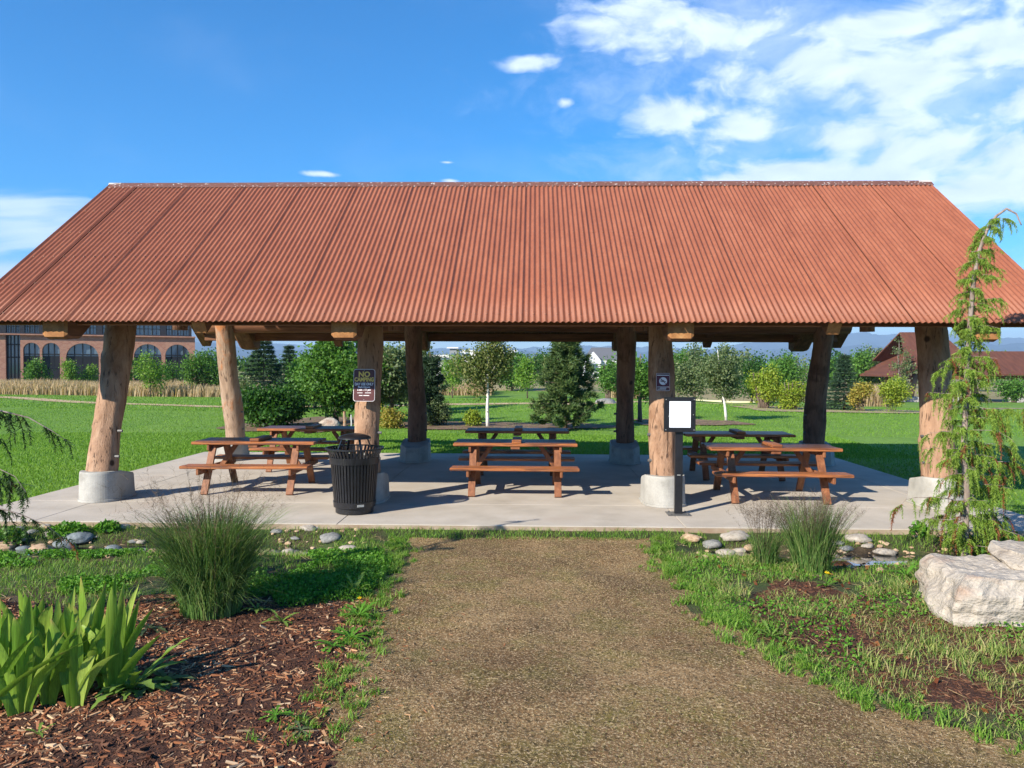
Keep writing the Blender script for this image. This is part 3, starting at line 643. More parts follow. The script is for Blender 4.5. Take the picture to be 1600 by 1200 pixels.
# heavy principal rafters over each pair of columns, tails showing under both eaves
def principal(x, front, w=.33):
    sg = 1 if front else -1; y0 = EY+.16 if front else BY-.16; yr = RY-sg*.01
    zu0 = roof_under(y0)-.012; zl0 = 2.27; dv = .42
    y1 = y0+sg*.10; y2 = y0+sg*.34
    prof = [(y0, zl0+.03), (y1, zl0), (y2, zl0+.02), (yr, roof_under(yr)-dv), (yr, roof_under(yr)-.012), (y0, zu0)]
    n = len(prof); V = []; ch = .04
    cy = y0+sg*.6
    for (dx, ins) in ((-w/2, ch), (-w/2+ch, 0), (w/2-ch, 0), (w/2, ch)):
        for k, (y, z) in enumerate(prof):
            V.append((x+dx, y+(ins*.5*sg if k in (0, 5) else 0), z+(ins*.9 if k in (0, 1, 2, 3) else 0)))
    FF = [list(range(n))[::-1], [3*n+k for k in range(n)]]
    for r in range(3):
        for k in range(n): FF.append([r*n+k, r*n+(k+1) % n, (r+1)*n+(k+1) % n, (r+1)*n+k])
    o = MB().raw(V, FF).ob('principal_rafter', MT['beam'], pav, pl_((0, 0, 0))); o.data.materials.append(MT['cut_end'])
    for p in o.data.polygons:
        if abs(p.normal.y) > .7 and abs(p.center.y-y0) < .05: p.material_index = 1
    return o
for i, x in enumerate(CX):
    for fr in (True, False): principal(x+(-.02, -.04, .02, .0)[i], fr)
# mid-bay rafters and rafters above the columns
def rafter(x, front, w=.17, d=.19, tail=.12):
    s = 1 if front else -1; y0 = EY+tail if front else BY-tail
    a = (x, y0, roof_under(y0)-d/2/cos(ANG)); c = (x, RY-s*.05, roof_under(RY-s*.05)-d/2/cos(ANG))
    o = MB().bar(a, c, w, d, up=(0, 0, 1), bev=.012).ob('rafter', MT['beam'], pav, pl_((0, 0, 0))); o.data.materials.append(MT['cut_end'])
    for p in o.data.polygons:
        if abs(p.center.y-y0) < .09 and p.normal.y*s < -.5: p.material_index = 1
mids = [(CX[i]+CX[i+1])/2 for i in range(3)]
for x in mids+[RX0+.16, RX1-.16]:
    for fr in (True, False): rafter(x, fr, w=.17 if x in mids else .2, tail=.55 if x == mids[1] else .12)
rj = np.random.default_rng(3)
def log_between(name, a, b, r, mat, n=14, rings=22, jit=.04, taper=.0, parent=None):
    pts = []; rad = []
    a = Vector(a); b = Vector(b); ph = rj.uniform(0, 6, 4)
    per = (b-a).normalized().cross(Vector((0, 1, .3))).normalized()
    for i in range(rings):
        t = i/(rings-1); pts.append(a.lerp(b, t)+per*(.015*sin(3*t+ph[0])+.008*sin(9*t+ph[1]))); rad.append(r*(1+.05*sin(5*t+ph[2])+.03*sin(13*t+ph[3])-taper*t))
    nz = rj.normal(size=(rings, n)); nz = (nz+np.roll(nz, 1, 1)+np.roll(nz, 1, 0))/1.8
    b_ = MB(); b_.tube(pts, rad, n, True, jit*.5, lambda i, j: nz[i, j]); return b_.ob(name, mat, parent or pav, pl_((0, 0, 0)) if parent is None else (0, 0, 0), smooth=True)
for yy in (CYF+.42, CYB-.38):
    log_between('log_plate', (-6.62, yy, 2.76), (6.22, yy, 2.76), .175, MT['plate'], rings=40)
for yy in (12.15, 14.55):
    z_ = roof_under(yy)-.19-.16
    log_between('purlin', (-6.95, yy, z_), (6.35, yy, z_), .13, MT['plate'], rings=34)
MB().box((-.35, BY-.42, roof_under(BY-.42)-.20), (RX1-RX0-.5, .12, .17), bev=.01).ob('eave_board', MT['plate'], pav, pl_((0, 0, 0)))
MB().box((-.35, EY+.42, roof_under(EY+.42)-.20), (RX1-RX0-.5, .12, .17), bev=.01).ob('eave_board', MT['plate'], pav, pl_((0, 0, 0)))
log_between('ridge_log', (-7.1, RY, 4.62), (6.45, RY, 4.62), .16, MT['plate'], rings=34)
for x in CX:
    log_between('king_post', (x, RY, 2.55), (x, RY, 4.55), .13, MT['log_dark'], rings=10)
    for s in (-1, 1): log_between('strut', (x, RY+s*.10, 2.75), (x, RY+s*1.35, roof_under(RY+1.35)-.2), .09, MT['log_dark'], rings=8)
# columns: peeled logs that lean in towards the ridge
def column(x, front, mat, r0, r1, lean, bumps):
    s = 1 if front else -1; y0 = (CYF if front else CYB); rings = 54; n = 28
    rr = np.random.default_rng(int(abs(x)*100)+(1 if front else 2)); ph = rr.uniform(0, 6.28, 6)
    pts = []; rad = []
    for i in range(rings):
        t = i/(rings-1); z = .34+t*(2.92-.34)
        pts.append((x+.02*sin(3*t+ph[0])+.012*sin(8*t+ph[1]), y0+s*lean*t+.015*sin(4*t+ph[2]), z))
        rad.append(r0*(1-t)+r1*t+.008*sin(7*t+ph[3])+.005*sin(17*t+ph[4]))
    nz = rr.normal(size=(rings, n)); nz = (nz+np.roll(nz, 1, 1)+np.roll(nz, -1, 1)+np.roll(nz, 1, 0)*1.5+np.roll(nz, -1, 0)*1.5)/3
    lob = rr.uniform(0, 6.28, 3)
    kn = [(rr.uniform(.1, .95), rr.uniform(0, 6.28), rr.uniform(.05, .11)) for _ in range(bumps)]
    crack = rr.uniform(3.7, 5.4)
    def f(i, j):
        a = 2*pi*j/n; t = i/(rings-1)
        v = nz[i, j]*.011+.03*sin(2*a+lob[0]+t)+.018*sin(3*a+lob[1]-2*t)
        for kt, ka, kh in kn:
            da = (a-ka+pi) % (2*pi)-pi; v += kh*1.3*math.exp(-((t-kt)/.022)**2-(da/.28)**2)
        da = (a-crack-.35*sin(2.2*t)+pi) % (2*pi)-pi
        if abs(da) < .13: v -= .11*(1-abs(da)/.13)
        return v
    b = MB(); b.tube(pts, rad, n, True, 1.0, f)
    c = b.ob('column', mat, pav, pl_((0, 0, 0)), smooth=True)
    # bolts low on the side
    for bz in (.62, .98):
        tt = (bz-.34)/2.58; yb = y0+s*lean*tt
        for sd in ((1,) if x < 0 else (-1,)):
            V, FF = tube([(x+sd*(r0-.02), yb-.06, bz), (x+sd*(r0+.045), yb-.06, bz)], [.022, .02], 8); MB().raw(V, FF).ob('bolt', MT['steel_plate'], c)
    # footing: round toward the outside, faceted toward the middle
    fp = []; hw = .285; yo = y0-s*0.02
    for k in range(29):
        a = pi+pi*k/28; fp.append((cos(a)*hw, sin(a)*hw))
    fp += [(hw, .38), (hw*.45, .62), (-hw*.45, .62), (-hw, .38)]
    fp = [(x+px_, yo+s*py_) for px_, py_ in fp]; sc_ = lambda k: [(x+(px_-x)*k, yo+(py_-yo)*k) for px_, py_ in fp]
    fb = MB(); n0 = len(fp)
    def lower(py_, z_): return z_-(.13*max(0, (sgy*(py_-yo)-.0)/.62) if z_ > .3 else 0)
    sgy = s
    levels = [(1.07, 0.004), (1.06, .035), (1.015, .037), (.975, .40), (.95, .425)]
    V = []
    for k_, z_ in levels: V += [(a, b2, lower(b2, z_)) for a, b2 in sc_(k_)]
    FF = [[(len(levels)-1)*n0+q for q in range(n0)], list(range(n0))[::-1]]
    for l in range(len(levels)-1):
        for q in range(n0): FF.append([l*n0+q, l*n0+(q+1) % n0, (l+1)*n0+(q+1) % n0, (l+1)*n0+q])
    fb.raw(V, FF).ob('footing', MT['footing'], pav, pl_((0, 0, 0)))
    return c
cm = ['log', 'log', 'log', 'log']
for i, x in enumerate(CX):
    c = column(x, True, MT['log'], (.20, .185, .190, .225)[i], (.205, .17, .175, .19)[i], (.66, .52, .46, .44)[i], (5, 3, 4, 5)[i])
    if i == 3: c['label'] = 'thickest log column, pale and bulging near its foot'
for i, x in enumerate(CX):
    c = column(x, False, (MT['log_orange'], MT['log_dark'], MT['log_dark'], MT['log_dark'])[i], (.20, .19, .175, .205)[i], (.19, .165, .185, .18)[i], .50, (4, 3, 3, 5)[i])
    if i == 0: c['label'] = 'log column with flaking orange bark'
# ------------------------------------------------------------------ picnic tables
def make_table():
    L = 1.88; t = empty('picnic_table', cat='picnic table')
    pw = .142
    for k in range(5):
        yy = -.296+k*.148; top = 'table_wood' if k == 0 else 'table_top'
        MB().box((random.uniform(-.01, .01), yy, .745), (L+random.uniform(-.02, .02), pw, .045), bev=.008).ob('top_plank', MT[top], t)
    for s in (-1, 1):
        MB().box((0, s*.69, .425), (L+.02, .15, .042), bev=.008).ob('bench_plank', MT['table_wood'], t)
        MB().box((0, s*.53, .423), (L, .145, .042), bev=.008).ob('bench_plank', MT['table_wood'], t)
    for s in (-1, 1):
        x = s*.64
        for d in (-1, 1):
            MB().bar((x, d*.24, .72), (x, d*.62, .005), .042, .105, up=(1, 0, 0), bev=.004).ob('leg', MT['table_leg'], t)
        MB().box((x+s*.046, 0, .355), (.044, 1.50, .095), bev=.01).ob('cross_arm', MT['table_leg'], t)
        MB().box((x+s*.046, 0, .675), (.044, .70, .09), bev=.01).ob('top_support', MT['table_leg'], t)
        MB().bar((x-s*.03, 0, .37), (x-s*.26, 0, .70), .07, .035, up=(0, 1, 0), bev=.004).ob('brace', MT['table_leg'], t)
    MB().box((0, 0, .700), (.14, .70, .04), bev=.004).ob('middle_support', MT['table_leg'], t)
    MB().box((.02, -.03, .793), (.145, .62, .048), bev=.008).ob('top_cleat', MT['table_wood'], t)
    return t
tab = make_table(); tg = 'picnic tables under the pavilion roof'
spots = [(-.27, 11.92, 0, 'middle front picnic table with a sunlit orange bench, beside nothing but open slab'),
         (-4.28, 11.92, .015, 'front left picnic table behind the tall grass clump and left of the trash can'),
         (3.52, 11.52, -.02, 'front right picnic table behind the purple grass clump'),
         (-.29, 14.15, 0, 'dark shaded picnic table behind the middle front one, between the two inner back columns'),
         (-4.15, 14.35, .01, 'back left picnic table beside the orange barked column'),
         (3.60, 13.75, -.01, 'back right picnic table in full shade, behind the blank white notice')]
spots[0] = (-.27, 11.92, 0, 'middle front picnic table with sunlit orange bench, on open concrete in the centre')
for i, (x, y, rz, lb) in enumerate(spots):
    if i == 0: tab.location = (x, y, .002); prop(tab, lb, group=tg)
    else: copy_thing(tab, (x, y, .002), rz, lb, tg)
# ------------------------------------------------------------------ trash can
def trash_can(x, y):
    t = empty('trash_can', (x, y, .002), .1, 'black slatted metal litter bin with domed lid, standing before a log column', 'trash can')
    n = 44; me = None
    prof = [(.262, .09), (.268, .12), (.315, .72), (.325, .76), (.345, .80), (.372, .85)]
    for k in range(n):
        a = 2*pi*k/n; V = []; hw = .0135
        for (r, z) in prof:
            for dr in (0, -.008):
                for sd in (-1, 1): V.append(((r+dr), sd*hw, z))
        FF = [[0, 1, 3, 2]]
        for q in range(len(prof)-1):
            b0 = q*4; FF += [[b0, b0+1, b0+5, b0+4], [b0+2, b0+6, b0+7, b0+3], [b0, b0+4, b0+6, b0+2], [b0+1, b0+3, b0+7, b0+5]]
        FF.append([len(prof)*4-4+q for q in (0, 2, 3, 1)])
        if me is None: me = mesh('slat', V, FF, MT['black_metal'])
        add('slat', me, t, rot=(0, 0, a))
    def ring(name, r, z, h, th, seg=64, tilt=0.0):
        V = []; FF = []
        for q in range(seg):
            a = 2*pi*q/seg
            for (rr, zz) in ((r, z), (r+tilt, z+h), (r+tilt-th, z+h), (r-th, z)): V.append((cos(a)*rr, sin(a)*rr, zz))
        for q in range(seg):
            for w in range(4): FF.append([q*4+w, ((q+1) % seg)*4+w, ((q+1) % seg)*4+(w+1) % 4, q*4+(w+1) % 4])
        return MB().raw(V, FF).ob(name, MT['black_metal'], t)
    ring('upper_band', .322, .655, .085, .012, tilt=.008); ring('lower_band', .273, .085, .075, .012, tilt=.007); ring('rim', .385, .842, .018, .028)
    V = []; FF = []; lv = [(.235, 0.0), (.248, .01), (.25, .085), (.235, .092)]
    for (r, z) in lv:
        for q in range(40): V.append((cos(2*pi*q/40)*r, sin(2*pi*q/40)*r, z))
    for l in range(3):
        for q in range(40): FF.append([l*40+q, l*40+(q+1) % 40, (l+1)*40+(q+1) % 40, (l+1)*40+q])
    FF += [list(range(40))[::-1], [120+q for q in range(40)]]; MB().raw(V, FF).ob('base', MT['black_metal'], t)
    V = []; FF = []; lv = [(.245, .13), (.29, .70)]
    for (r, z) in lv:
        for q in range(32): V.append((cos(2*pi*q/32)*r, sin(2*pi*q/32)*r, z))
    for q in range(32): FF.append([q, (q+1) % 32, 32+(q+1) % 32, 32+q])
    FF.append(list(range(32))[::-1]); MB().raw(V, FF).ob('liner', MT['black_metal'], t, smooth=True)
    V = [(0, 0, 1.045)]; FF = []; lv = [(.06, 1.043), (.13, 1.03), (.19, 1.008), (.212, .992), (.214, .975), (.19, .985)]
    for (r, z) in lv:
        for q in range(40): V.append((cos(2*pi*q/40)*r, sin(2*pi*q/40)*r, z))
    for q in range(40): FF.append([0, 1+q, 1+(q+1) % 40])
    for l in range(5):
        for q in range(40): FF.append([1+l*40+q, 1+(l)*40+(q+1) % 40, 1+(l+1)*40+(q+1) % 40, 1+(l+1)*40+q])
    FF.append([1+5*40+q for q in range(40)]); MB().raw(V, FF).ob('lid', MT['black_metal'], t)
    for a in (.5, 2.1, 3.7, 5.2):
        MB().bar((cos(a)*.29, sin(a)*.29, .70), (cos(a)*.17, sin(a)*.17, .99), .03, .012, up=(cos(a), sin(a), 0)).ob('lid_support', MT['black_metal'], t)
    MB().box((.11, -.262, .125), (.085, .012, .028), Matrix.Rotation(.39, 3, 'Z')).ob('name_plate', MT['grey_plate'], t)
trash_can(-2.36, 10.07)
# ------------------------------------------------------------------ text helper
def text_mesh(s, size, mat, bold=0.0, sx=1.0):
    cu = bpy.data.curves.new('lettering', 'FONT'); cu.body = s; cu.size = size; cu.align_x = 'CENTER'; cu.align_y = 'CENTER'; cu.extrude = .0006; cu.offset = bold; cu.resolution_u = 3
    o = bpy.data.objects.new('lettering', cu); COL.objects.link(o); bpy.context.view_layer.update()
    me = bpy.data.meshes.new_from_object(o.evaluated_get(bpy.context.evaluated_depsgraph_get())); bpy.data.objects.remove(o)
    if sx != 1.0:
        for v in me.vertices: v.co.x *= sx
    me.materials.clear(); me.materials.append(mat); return me
def rrect(w, h, r, seg=5):
    P = []
    for cx_, cy_, a0 in ((w/2-r, h/2-r, 0), (-w/2+r, h/2-r, pi/2), (-w/2+r, -h/2+r, pi), (w/2-r, -h/2+r, 3*pi/2)):
        for k in range(seg+1):
            a = a0+pi/2*k/seg; P.append((cx_+cos(a)*r, cy_+sin(a)*r))
    return P
def plate(name, w, h, r, th, mat, parent, z0=0.0): return MB().prism(rrect(w, h, r), z0, z0+th).ob(name, mat, parent)
# NO CAMPING sign on the second front column
def camping_sign():
    cx_, cz = AT(568.5, 602, 10.72)[0], AT(568.5, 602, 10.72)[2]
    s = empty('park_rules_sign', (cx_, 10.745, cz), 0, 'maroon NO CAMPING sign with yellow and white lettering on a log column', 'sign'); s.rotation_euler = (pi/2-.09, 0, 0)
    W, Hh = .305, .455
    plate('sign_border', W, Hh, .035, .004, MT['sign_white'], s); plate('sign_panel', W-.014, Hh-.014, .03, .003, MT['sign_maroon'], s, .0042)
    def tx(st, y, sz, mt, b=.0, sx=1.0): add('lettering', text_mesh(st, sz, mt, b, sx), s, (0, y, .0082))
    tx('NO', .150, .104, MT['sign_yellow'], .0035); tx('CAMPING', .078, .078, MT['sign_yellow'], .0032, .80)
    tx('DAY USE ONLY', .014, .050, MT['sign_white'], .002, .76); tx('Park Hours', -.028, .037, MT['sign_white'], .0016); tx('6 am - 11 pm', -.066, .037, MT['sign_white'], .0016, .95)
    b = MB()
    for (x0, x1) in ((-.095, -.02), (.015, .10)): b.box(((x0+x1)/2, -.108, .0085), (x1-x0, .008, .001))
    for (x0, x1) in ((-.07, -.02), (-.008, .075)): b.box(((x0+x1)/2, -.145, .0085), (x1-x0, .010, .001))
    b.ob('small_print', MT['sign_white'], s)
    for y in (.205, -.205): 
        V, FF = tube([(0, y, .006), (0, y, .011)], .006, 8); MB().raw(V, FF).ob('screw', MT['grey_plate'], s)
camping_sign()
def smoking_sign():
    p = AT(1037, 597, 10.70)
    s = empty('no_smoking_sign', (p[0], 10.755, p[2]), 0, 'small maroon no smoking sign on the column behind the blank notice', 'sign'); s.rotation_euler = (pi/2-.09, 0, 0)
    plate('sign_border', .185, .245, .012, .003, MT['sign_white'], s); plate('sign_panel', .178, .238, .010, .003, MT['sign_maroon'], s, .0032)
    MB().prism(rrect(.17, .150, .003, 1), .0063, .0085).ob('symbol_field', MT['sign_maroon_light'], s, loc=(0, .012, 0))
    disc = [(cos(2*pi*k/28)*.054, sin(2*pi*k/28)*.054) for k in range(28)]
    MB().prism(disc, .0086, .0096).ob('symbol_disc', MT['sign_white'], s, loc=(0, .012, 0))
    b = MB(); b.box((0, .004, .0102), (.075, .011, .001)); b.box((-.01, .022, .0102), (.055, .009, .001)); b.ob('cigarette_symbol', MT['sign_maroon'], s)
    R = Matrix.Rotation(-pi/4, 3, 'Z'); MB().box((0, .012, .0108), (.10, .010, .001), R).ob('prohibition_bar', MT['sign_maroon_light'], s)
    b = MB(); b.box((0, .094, .0068), (.165, .010, .001)); b.box((0, -.070, .0068), (.165, .006, .001)); b.box((0, -.085, .0068), (.09, .006, .001)); b.box((-.02, -.100, .0068), (.12, .007, .001)); b.ob('small_print', MT['sign_white'], s)
smoking_sign()
# blank notice stand
def notice_stand():
    x, y = 1.91, 10.12
    t = empty('notice_stand', (x, y, .002), 0, 'black metal post holding a framed blank white sheet, at the slab edge', 'notice stand')
    MB().box((0, 0, .006), (.30, .26, .010), bev=.002).ob('base_plate', MT['steel_plate'], t)
    for sx in (-.11, .11):
        for sy in (-.09, .09):
            V, FF = tube([(sx, sy, .011), (sx, sy, .026)], .012, 6); MB().raw(V, FF).ob('bolt', MT['steel_plate'], t)
    MB().box((0, 0, .59), (.10, .06, 1.16), bev=.004).ob('post', MT['black_metal'], t)
    z = 1.315; W, Hh = .405, .455; fr = MB(); fw = .066
    h = Hh/2; w = W/2; fr.box((0, -.05, z-h+fw*.45), (W, .05, fw*.9), bev=.004); fr.box((0, -.05, z+h-fw*.42), (W, .05, fw*.84), bev=.004)
    fr.box((-w+fw/2, -.05, z), (fw, .048, Hh-fw*1.7)); fr.box((w-fw/2, -.05, z), (fw, .048, Hh-fw*1.7)); fr.ob('frame', MT['black_metal'], t)
    MB().box((0, -.038, z), (W-.03, .012, Hh-.03)).ob('back_panel', MT['black_metal'], t)
    MB().box((.0, -.0715, z+.003), (W-2*fw+.004, .006, Hh-fw*1.7)).ob('blank_sheet', MT['sheet_white'], t)
    for sx, sz in ((-w+.02, h-.03), (w-.02, h-.03), (-w+.02, -h+.03), (w-.02, -h+.03), (w-.03, 0), (-w+fw-.01, -.02)):
        V, FF = tube([(sx, -.074, z+sz), (sx, -.080, z+sz)], .006, 6); MB().raw(V, FF).ob('screw', MT['grey_plate'], t)
    MB().box((-.0, -.0315, .52), (.045, .003, .010)).ob('label_strip', MT['grey_plate'], t)
notice_stand()
#@@PART2@@
# ------------------------------------------------------------------ ponds and stones
def sheet(name, pts, z, mat):
    b = MB(); b.raw([(x, y, z) for x, y in pts], [list(range(len(pts)))]); return prop(b.ob(name, mat), kind='structure')
sheet('pond_water', [(-7.0, 8.1), (-2.0, 8.1), (-2.0, 9.15), (-7.0, 9.15)], -.195, MT['pond_water'])
sheet('pond_water', [(1.9, 8.1), (6.4, 8.1), (6.4, 9.15), (1.9, 9.15)], -.195, MT['pond_water'])
import bmesh
def rock_mesh(name, mat, seed, dims, sub=3, rough=.12, flat=.0, facets=0, boxy=1.0):
    bm = bmesh.new(); bmesh.ops.create_icosphere(bm, subdivisions=sub, radius=1.0)
    from mathutils import noise
    r = np.random.default_rng(seed); off = Vector(r.uniform(0, 50, 3)); planes = [(Vector(r.normal(size=3)).normalized(), r.uniform(.80, .98)) for _ in range(facets)]
    for v in bm.verts:
        p = v.co.copy(); p = Vector([math.copysign(abs(c_)**boxy, c_) for c_ in p]); q = 1+rough*1.8*noise.noise(p*1.1+off)+rough*.5*noise.noise(p*3.1+off); p = p*q*(1+.05*rough/.1*noise.noise(Vector((p.x*2.2, p.y*2.2, p.z*9))+off)+.02*noise.noise(p*11+off))
        for n_, d_ in planes:
            e = p.dot(n_)-d_
            if e > 0: p -= n_*e*.92
        if p.z < -.45: p.z = -.45
        v.co = Vector((p.x*dims[0], p.y*dims[1], p.z*dims[2]))
    me = bpy.data.meshes.new(name); bm.to_mesh(me); bm.free(); me.materials.append(mat)
    for p in me.polygons: p.use_smooth = facets == 0
    return me
kinds = {'g': ('grey', 'stone_grey'), 'p': ('pale', 'stone_pale'), 't': ('tan', 'stone_tan'), 's': ('slate blue', 'stone_slate')}
SL_ = [(72,827,'p',.13),(78,835,'p',.14),(66,846,'t',.22),(101,841,'s',.24),(125,838,'s',.34),(73,856,'s',.26),(182,857,'s',.25),(168,832,'p',.15),(191,829,'p',.19),(210,838,'g',.11),
       (222,838,'p',.11),(180,844,'s',.16),(226,848,'g',.12),(142,865,'t',.17),(240,848,'t',.13),(31,830,'g',.14),(52,833,'g',.13),(8,842,'t',.27),(40,845,'s',.16),(15,857,'s',.18)]
SM_ = [(483,830,'p',.20),(462,837,'g',.12),(450,849,'p',.14),(480,859,'p',.12),(518,840,'g',.24),(544,855,'p',.23),(434,832,'g',.16),(500,829,'g',.12)]
SR_ = [(1077,843,'t',.23),(1112,845,'g',.22),(1148,841,'p',.30),(1154,848,'p',.15),(1133,851,'p',.19),(1175,848,'t',.17),(1108,857,'p',.11),(1294,848,'p',.17),(1310,847,'g',.12),(1322,850,'g',.15),
       (1339,844,'p',.27),(1354,849,'p',.14),(1381,853,'p',.22),(1151,862,'g',.12),(1544,847,'g',.18),(1374,895,'t',.10),(1280,842,'g',.13),(1262,846,'g',.11)]
zones = [(SL_, 'on the left pond bank'), (SM_, 'between tall clump and path'), (SR_, 'on the right pond bank')]
words = ['first','second','third','fourth','fifth','sixth','seventh','eighth','ninth','tenth','eleventh']
protos = {k: [rock_mesh('river_stone', MT[v[1]], 10*ord(k)+q, (1, .74, .52), 3, .16) for q in range(3)] for k, v in kinds.items()}
for lst, where in zones:
    cnt = {}
    for (px, py, k, s) in sorted(lst):
        cnt[k] = cnt.get(k, 0)+1; tot = sum(1 for q in lst if q[2] == k); x, y = G(px, py, -.10)
        size = 'large' if s > .21 else ('small' if s < .14 else 'medium')
        x, y = x, y-.02; z = max(GZ(x, y), -.20)
        o = add('river_stone', protos[k][cnt[k] % 3], None, (x, y, z+s*.06), (random.uniform(-.12, .12), random.uniform(-.12, .12), random.uniform(-.6, .6)), (s*.56, s*.56*random.uniform(.8, 1.1), s*.52*random.uniform(.8, 1.05)))
        only = 'the only ' if tot == 1 else words[cnt[k]-1]+' '
        prop(o, '%s %s stone, %s%s one from left %s' % (size, kinds[k][0], only, kinds[k][0], where) if tot > 1 else '%s %s rounded stone, the only such %s' % (size, kinds[k][0], where), 'stone', 'river stones along the pond')
# pebbles nobody could count
def rocks_stuff(name, P, S, mat, sub=1):
    bm = bmesh.new(); bmesh.ops.create_icosphere(bm, subdivisions=sub, radius=1.0); base = np.array([v.co[:] for v in bm.verts]); fc = np.array([[v.index for v in f.verts] for f in bm.faces]); bm.free()
    n = len(P); V = base[None]*(1+rng.normal(size=(n, len(base), 1))*.12)*np.stack([S, S*rng.uniform(.6, 1, n), S*.5], 1)[:, None, :]
    a = rng.uniform(0, 6.28, n); c, s = np.cos(a)[:, None], np.sin(a)[:, None]; V = np.stack([V[..., 0]*c-V[..., 1]*s, V[..., 0]*s+V[..., 1]*c, V[..., 2]], 2)+P[:, None, :]
    o = add(name, mesh(name, V.reshape(-1, 3), [(fc[None]+(np.arange(n)*len(base))[:, None, None]).reshape(-1, 3)], mat)); return prop(o, kind='stuff')
n = 520; px_ = np.concatenate([rng.uniform(-6.9, -2.0, n//2), rng.uniform(1.7, 6.3, n//2)]); py_ = rng.normal(8.62, .33, n); py_ = np.clip(py_, 7.9, 9.25)
rocks_stuff('pebbles', np.stack([px_, py_, gz(px_, py_)+.008], 1), rng.uniform(.015, .045, n), MT['stone_tan'], 2)
n = 700; px_ = rng.uniform(-2.6, 4.5, n); py_ = rng.uniform(3.2, 9.0, n); k = region(px_, py_) == 1
rocks_stuff('path_grit', np.stack([px_, py_, gz(px_, py_)], 1)[k], rng.uniform(.002, .006, k.sum()), MT['stone_tan'], 2)
# ------------------------------------------------------------------ sandstone boulders
def block_mesh(name, mat, seed, dims, cuts=26, rnd=.22, amp=.05, skew=(0, 0)):
    from mathutils import noise
    bm = bmesh.new(); bmesh.ops.create_cube(bm, size=2.0); bmesh.ops.subdivide_edges(bm, edges=bm.edges[:], cuts=cuts, use_grid_fill=True); off = Vector((seed*3.1, seed*1.7, seed*.9))
    for v in bm.verts:
        p = v.co.copy(); sp = p.normalized()*1.25; q = p.lerp(sp, rnd)
        q.x += .16*noise.noise(Vector((q.y*1.1, q.z*1.1, seed)))+skew[0]*q.z; q.y += .16*noise.noise(Vector((q.x*1.1, seed, q.z*1.1)))+skew[1]*q.z; q.z += .14*noise.noise(Vector((seed, q.x*.9, q.y*.9)))
        n_ = p.normalized(); w = Vector((q.x*dims[0], q.y*dims[1], q.z*dims[2]))
        led = noise.noise(Vector((w.x*.7, w.y*.7, w.z*13))+off)*(1-abs(n_.z))*.9
        f = amp*(noise.noise(w*2.3+off)*1.3+abs(noise.noise(w*5.5+off))*-.9+noise.noise(w*14+off)*.35+led)
        v.co = w+Vector((n_.x, n_.y, n_.z))*f
    me = bpy.data.meshes.new(name); bm.to_mesh(me); bm.free(); me.materials.append(mat)
    for p in me.polygons: p.use_smooth = False
    return me
bo = add('boulder', block_mesh('boulder', MT['sandstone'], 5, (.76, .42, .215), 30, .20, .055, (.10, .08)), None, (3.78, 6.55, GZ(3.9, 6.5)+.13), (0, 0, -.12))
bo.location = (4.13, 6.40, .08)
prop(bo, 'low broad pale sandstone boulder at the right edge, lying below a flat slab of rock', 'boulder')
bo2 = add('boulder', block_mesh('boulder', MT['sandstone'], 12, (.50, .36, .085), 26, .25, .04, (.1, .3)), None, (4.52, 6.52, .295), (.03, .05, .1))
prop(bo2, 'flat pale sandstone slab resting on the right-hand boulder', 'boulder')
p = G(516, 671, -.05)
prop(add('boulder', rock_mesh('boulder', MT['sandstone'], 21, (.34, .24, .20), 3, .14, facets=4), None, (p[0], p[1], GZ(*p)+.12), (0, .15, 0)), 'white rock on the lawn behind the back left picnic table', 'boulder')
p = G(1365, 640, -.05)
prop(add('boulder', rock_mesh('boulder', MT['stone_grey'], 31, (.6, .4, .3), 3, .14, facets=8), None, (G(948, 632)[0], G(948, 632)[1], -.0), (0, .1, 0)), 'grey rock beside the tan trail behind the middle pine', 'boulder')
# ------------------------------------------------------------------ ground chips, blades and stubble
def sample(n, x0, x1, y0, y1, test):
    x = rng.uniform(x0, x1, n); y = rng.uniform(y0, y1, n); k = test(x, y); x, y = x[k], y[k]; return np.stack([x, y, gz(x, y)-.004], 1)
def stuff(name, V, FL, mat, label=None):
    o = add(name, mesh(name, V, FL, mat)); prop(o, kind='stuff'); return o
def chips(name, P, ln, mat):
    n = len(P); a = rng.uniform(0, 2*pi, n); t = rng.normal(0, .22, n); r = rng.normal(0, .3, n)
    d = np.stack([np.cos(a)*np.cos(t), np.sin(a)*np.cos(t), np.sin(t)], 1); s = np.cross(d, np.array([0, 0, 1.0])); s /= np.linalg.norm(s, axis=1)[:, None]
    u = np.cross(s, d); s2 = s*np.cos(r)[:, None]+u*np.sin(r)[:, None]; u2 = np.cross(s2, d)
    L = (ln*.5)[:, None]; W = (ln*rng.uniform(.10, .26, n)*.5)[:, None]; T = (ln*.07*.5+.0012)[:, None]; P = P+np.array([0, 0, .006])
    q = []
    for sx in (-1, 1):
        for sy in (-1, 1):
            for sz in (-1, 1): q.append(P+d*L*sx+s2*W*sy*(1 if sx < 0 else .55)+u2*T*sz)
    V = np.stack(q, 1).reshape(-1, 3); k = (np.arange(n)*8)[:, None, None]
    FF = (np.array([[0,1,3,2],[4,6,7,5],[0,4,5,1],[2,3,7,6],[0,2,6,4],[1,5,7,3]])[None]+k).reshape(-1, 4)
    return stuff(name, V, [FF], mat)
P = sample(60000, -6.5, 0, 2.9, 7.2, lambda x, y: (region(x, y) == 2)); P = P[:32000]
pk = smoothn(P[:, 0], P[:, 1], 2.3, 120)+.5*smoothn(P[:, 0], P[:, 1], 7, 121)+rng.normal(0, .25, len(P)) > .62  # splits off patches of darker chips that imitate shadow in the mulch
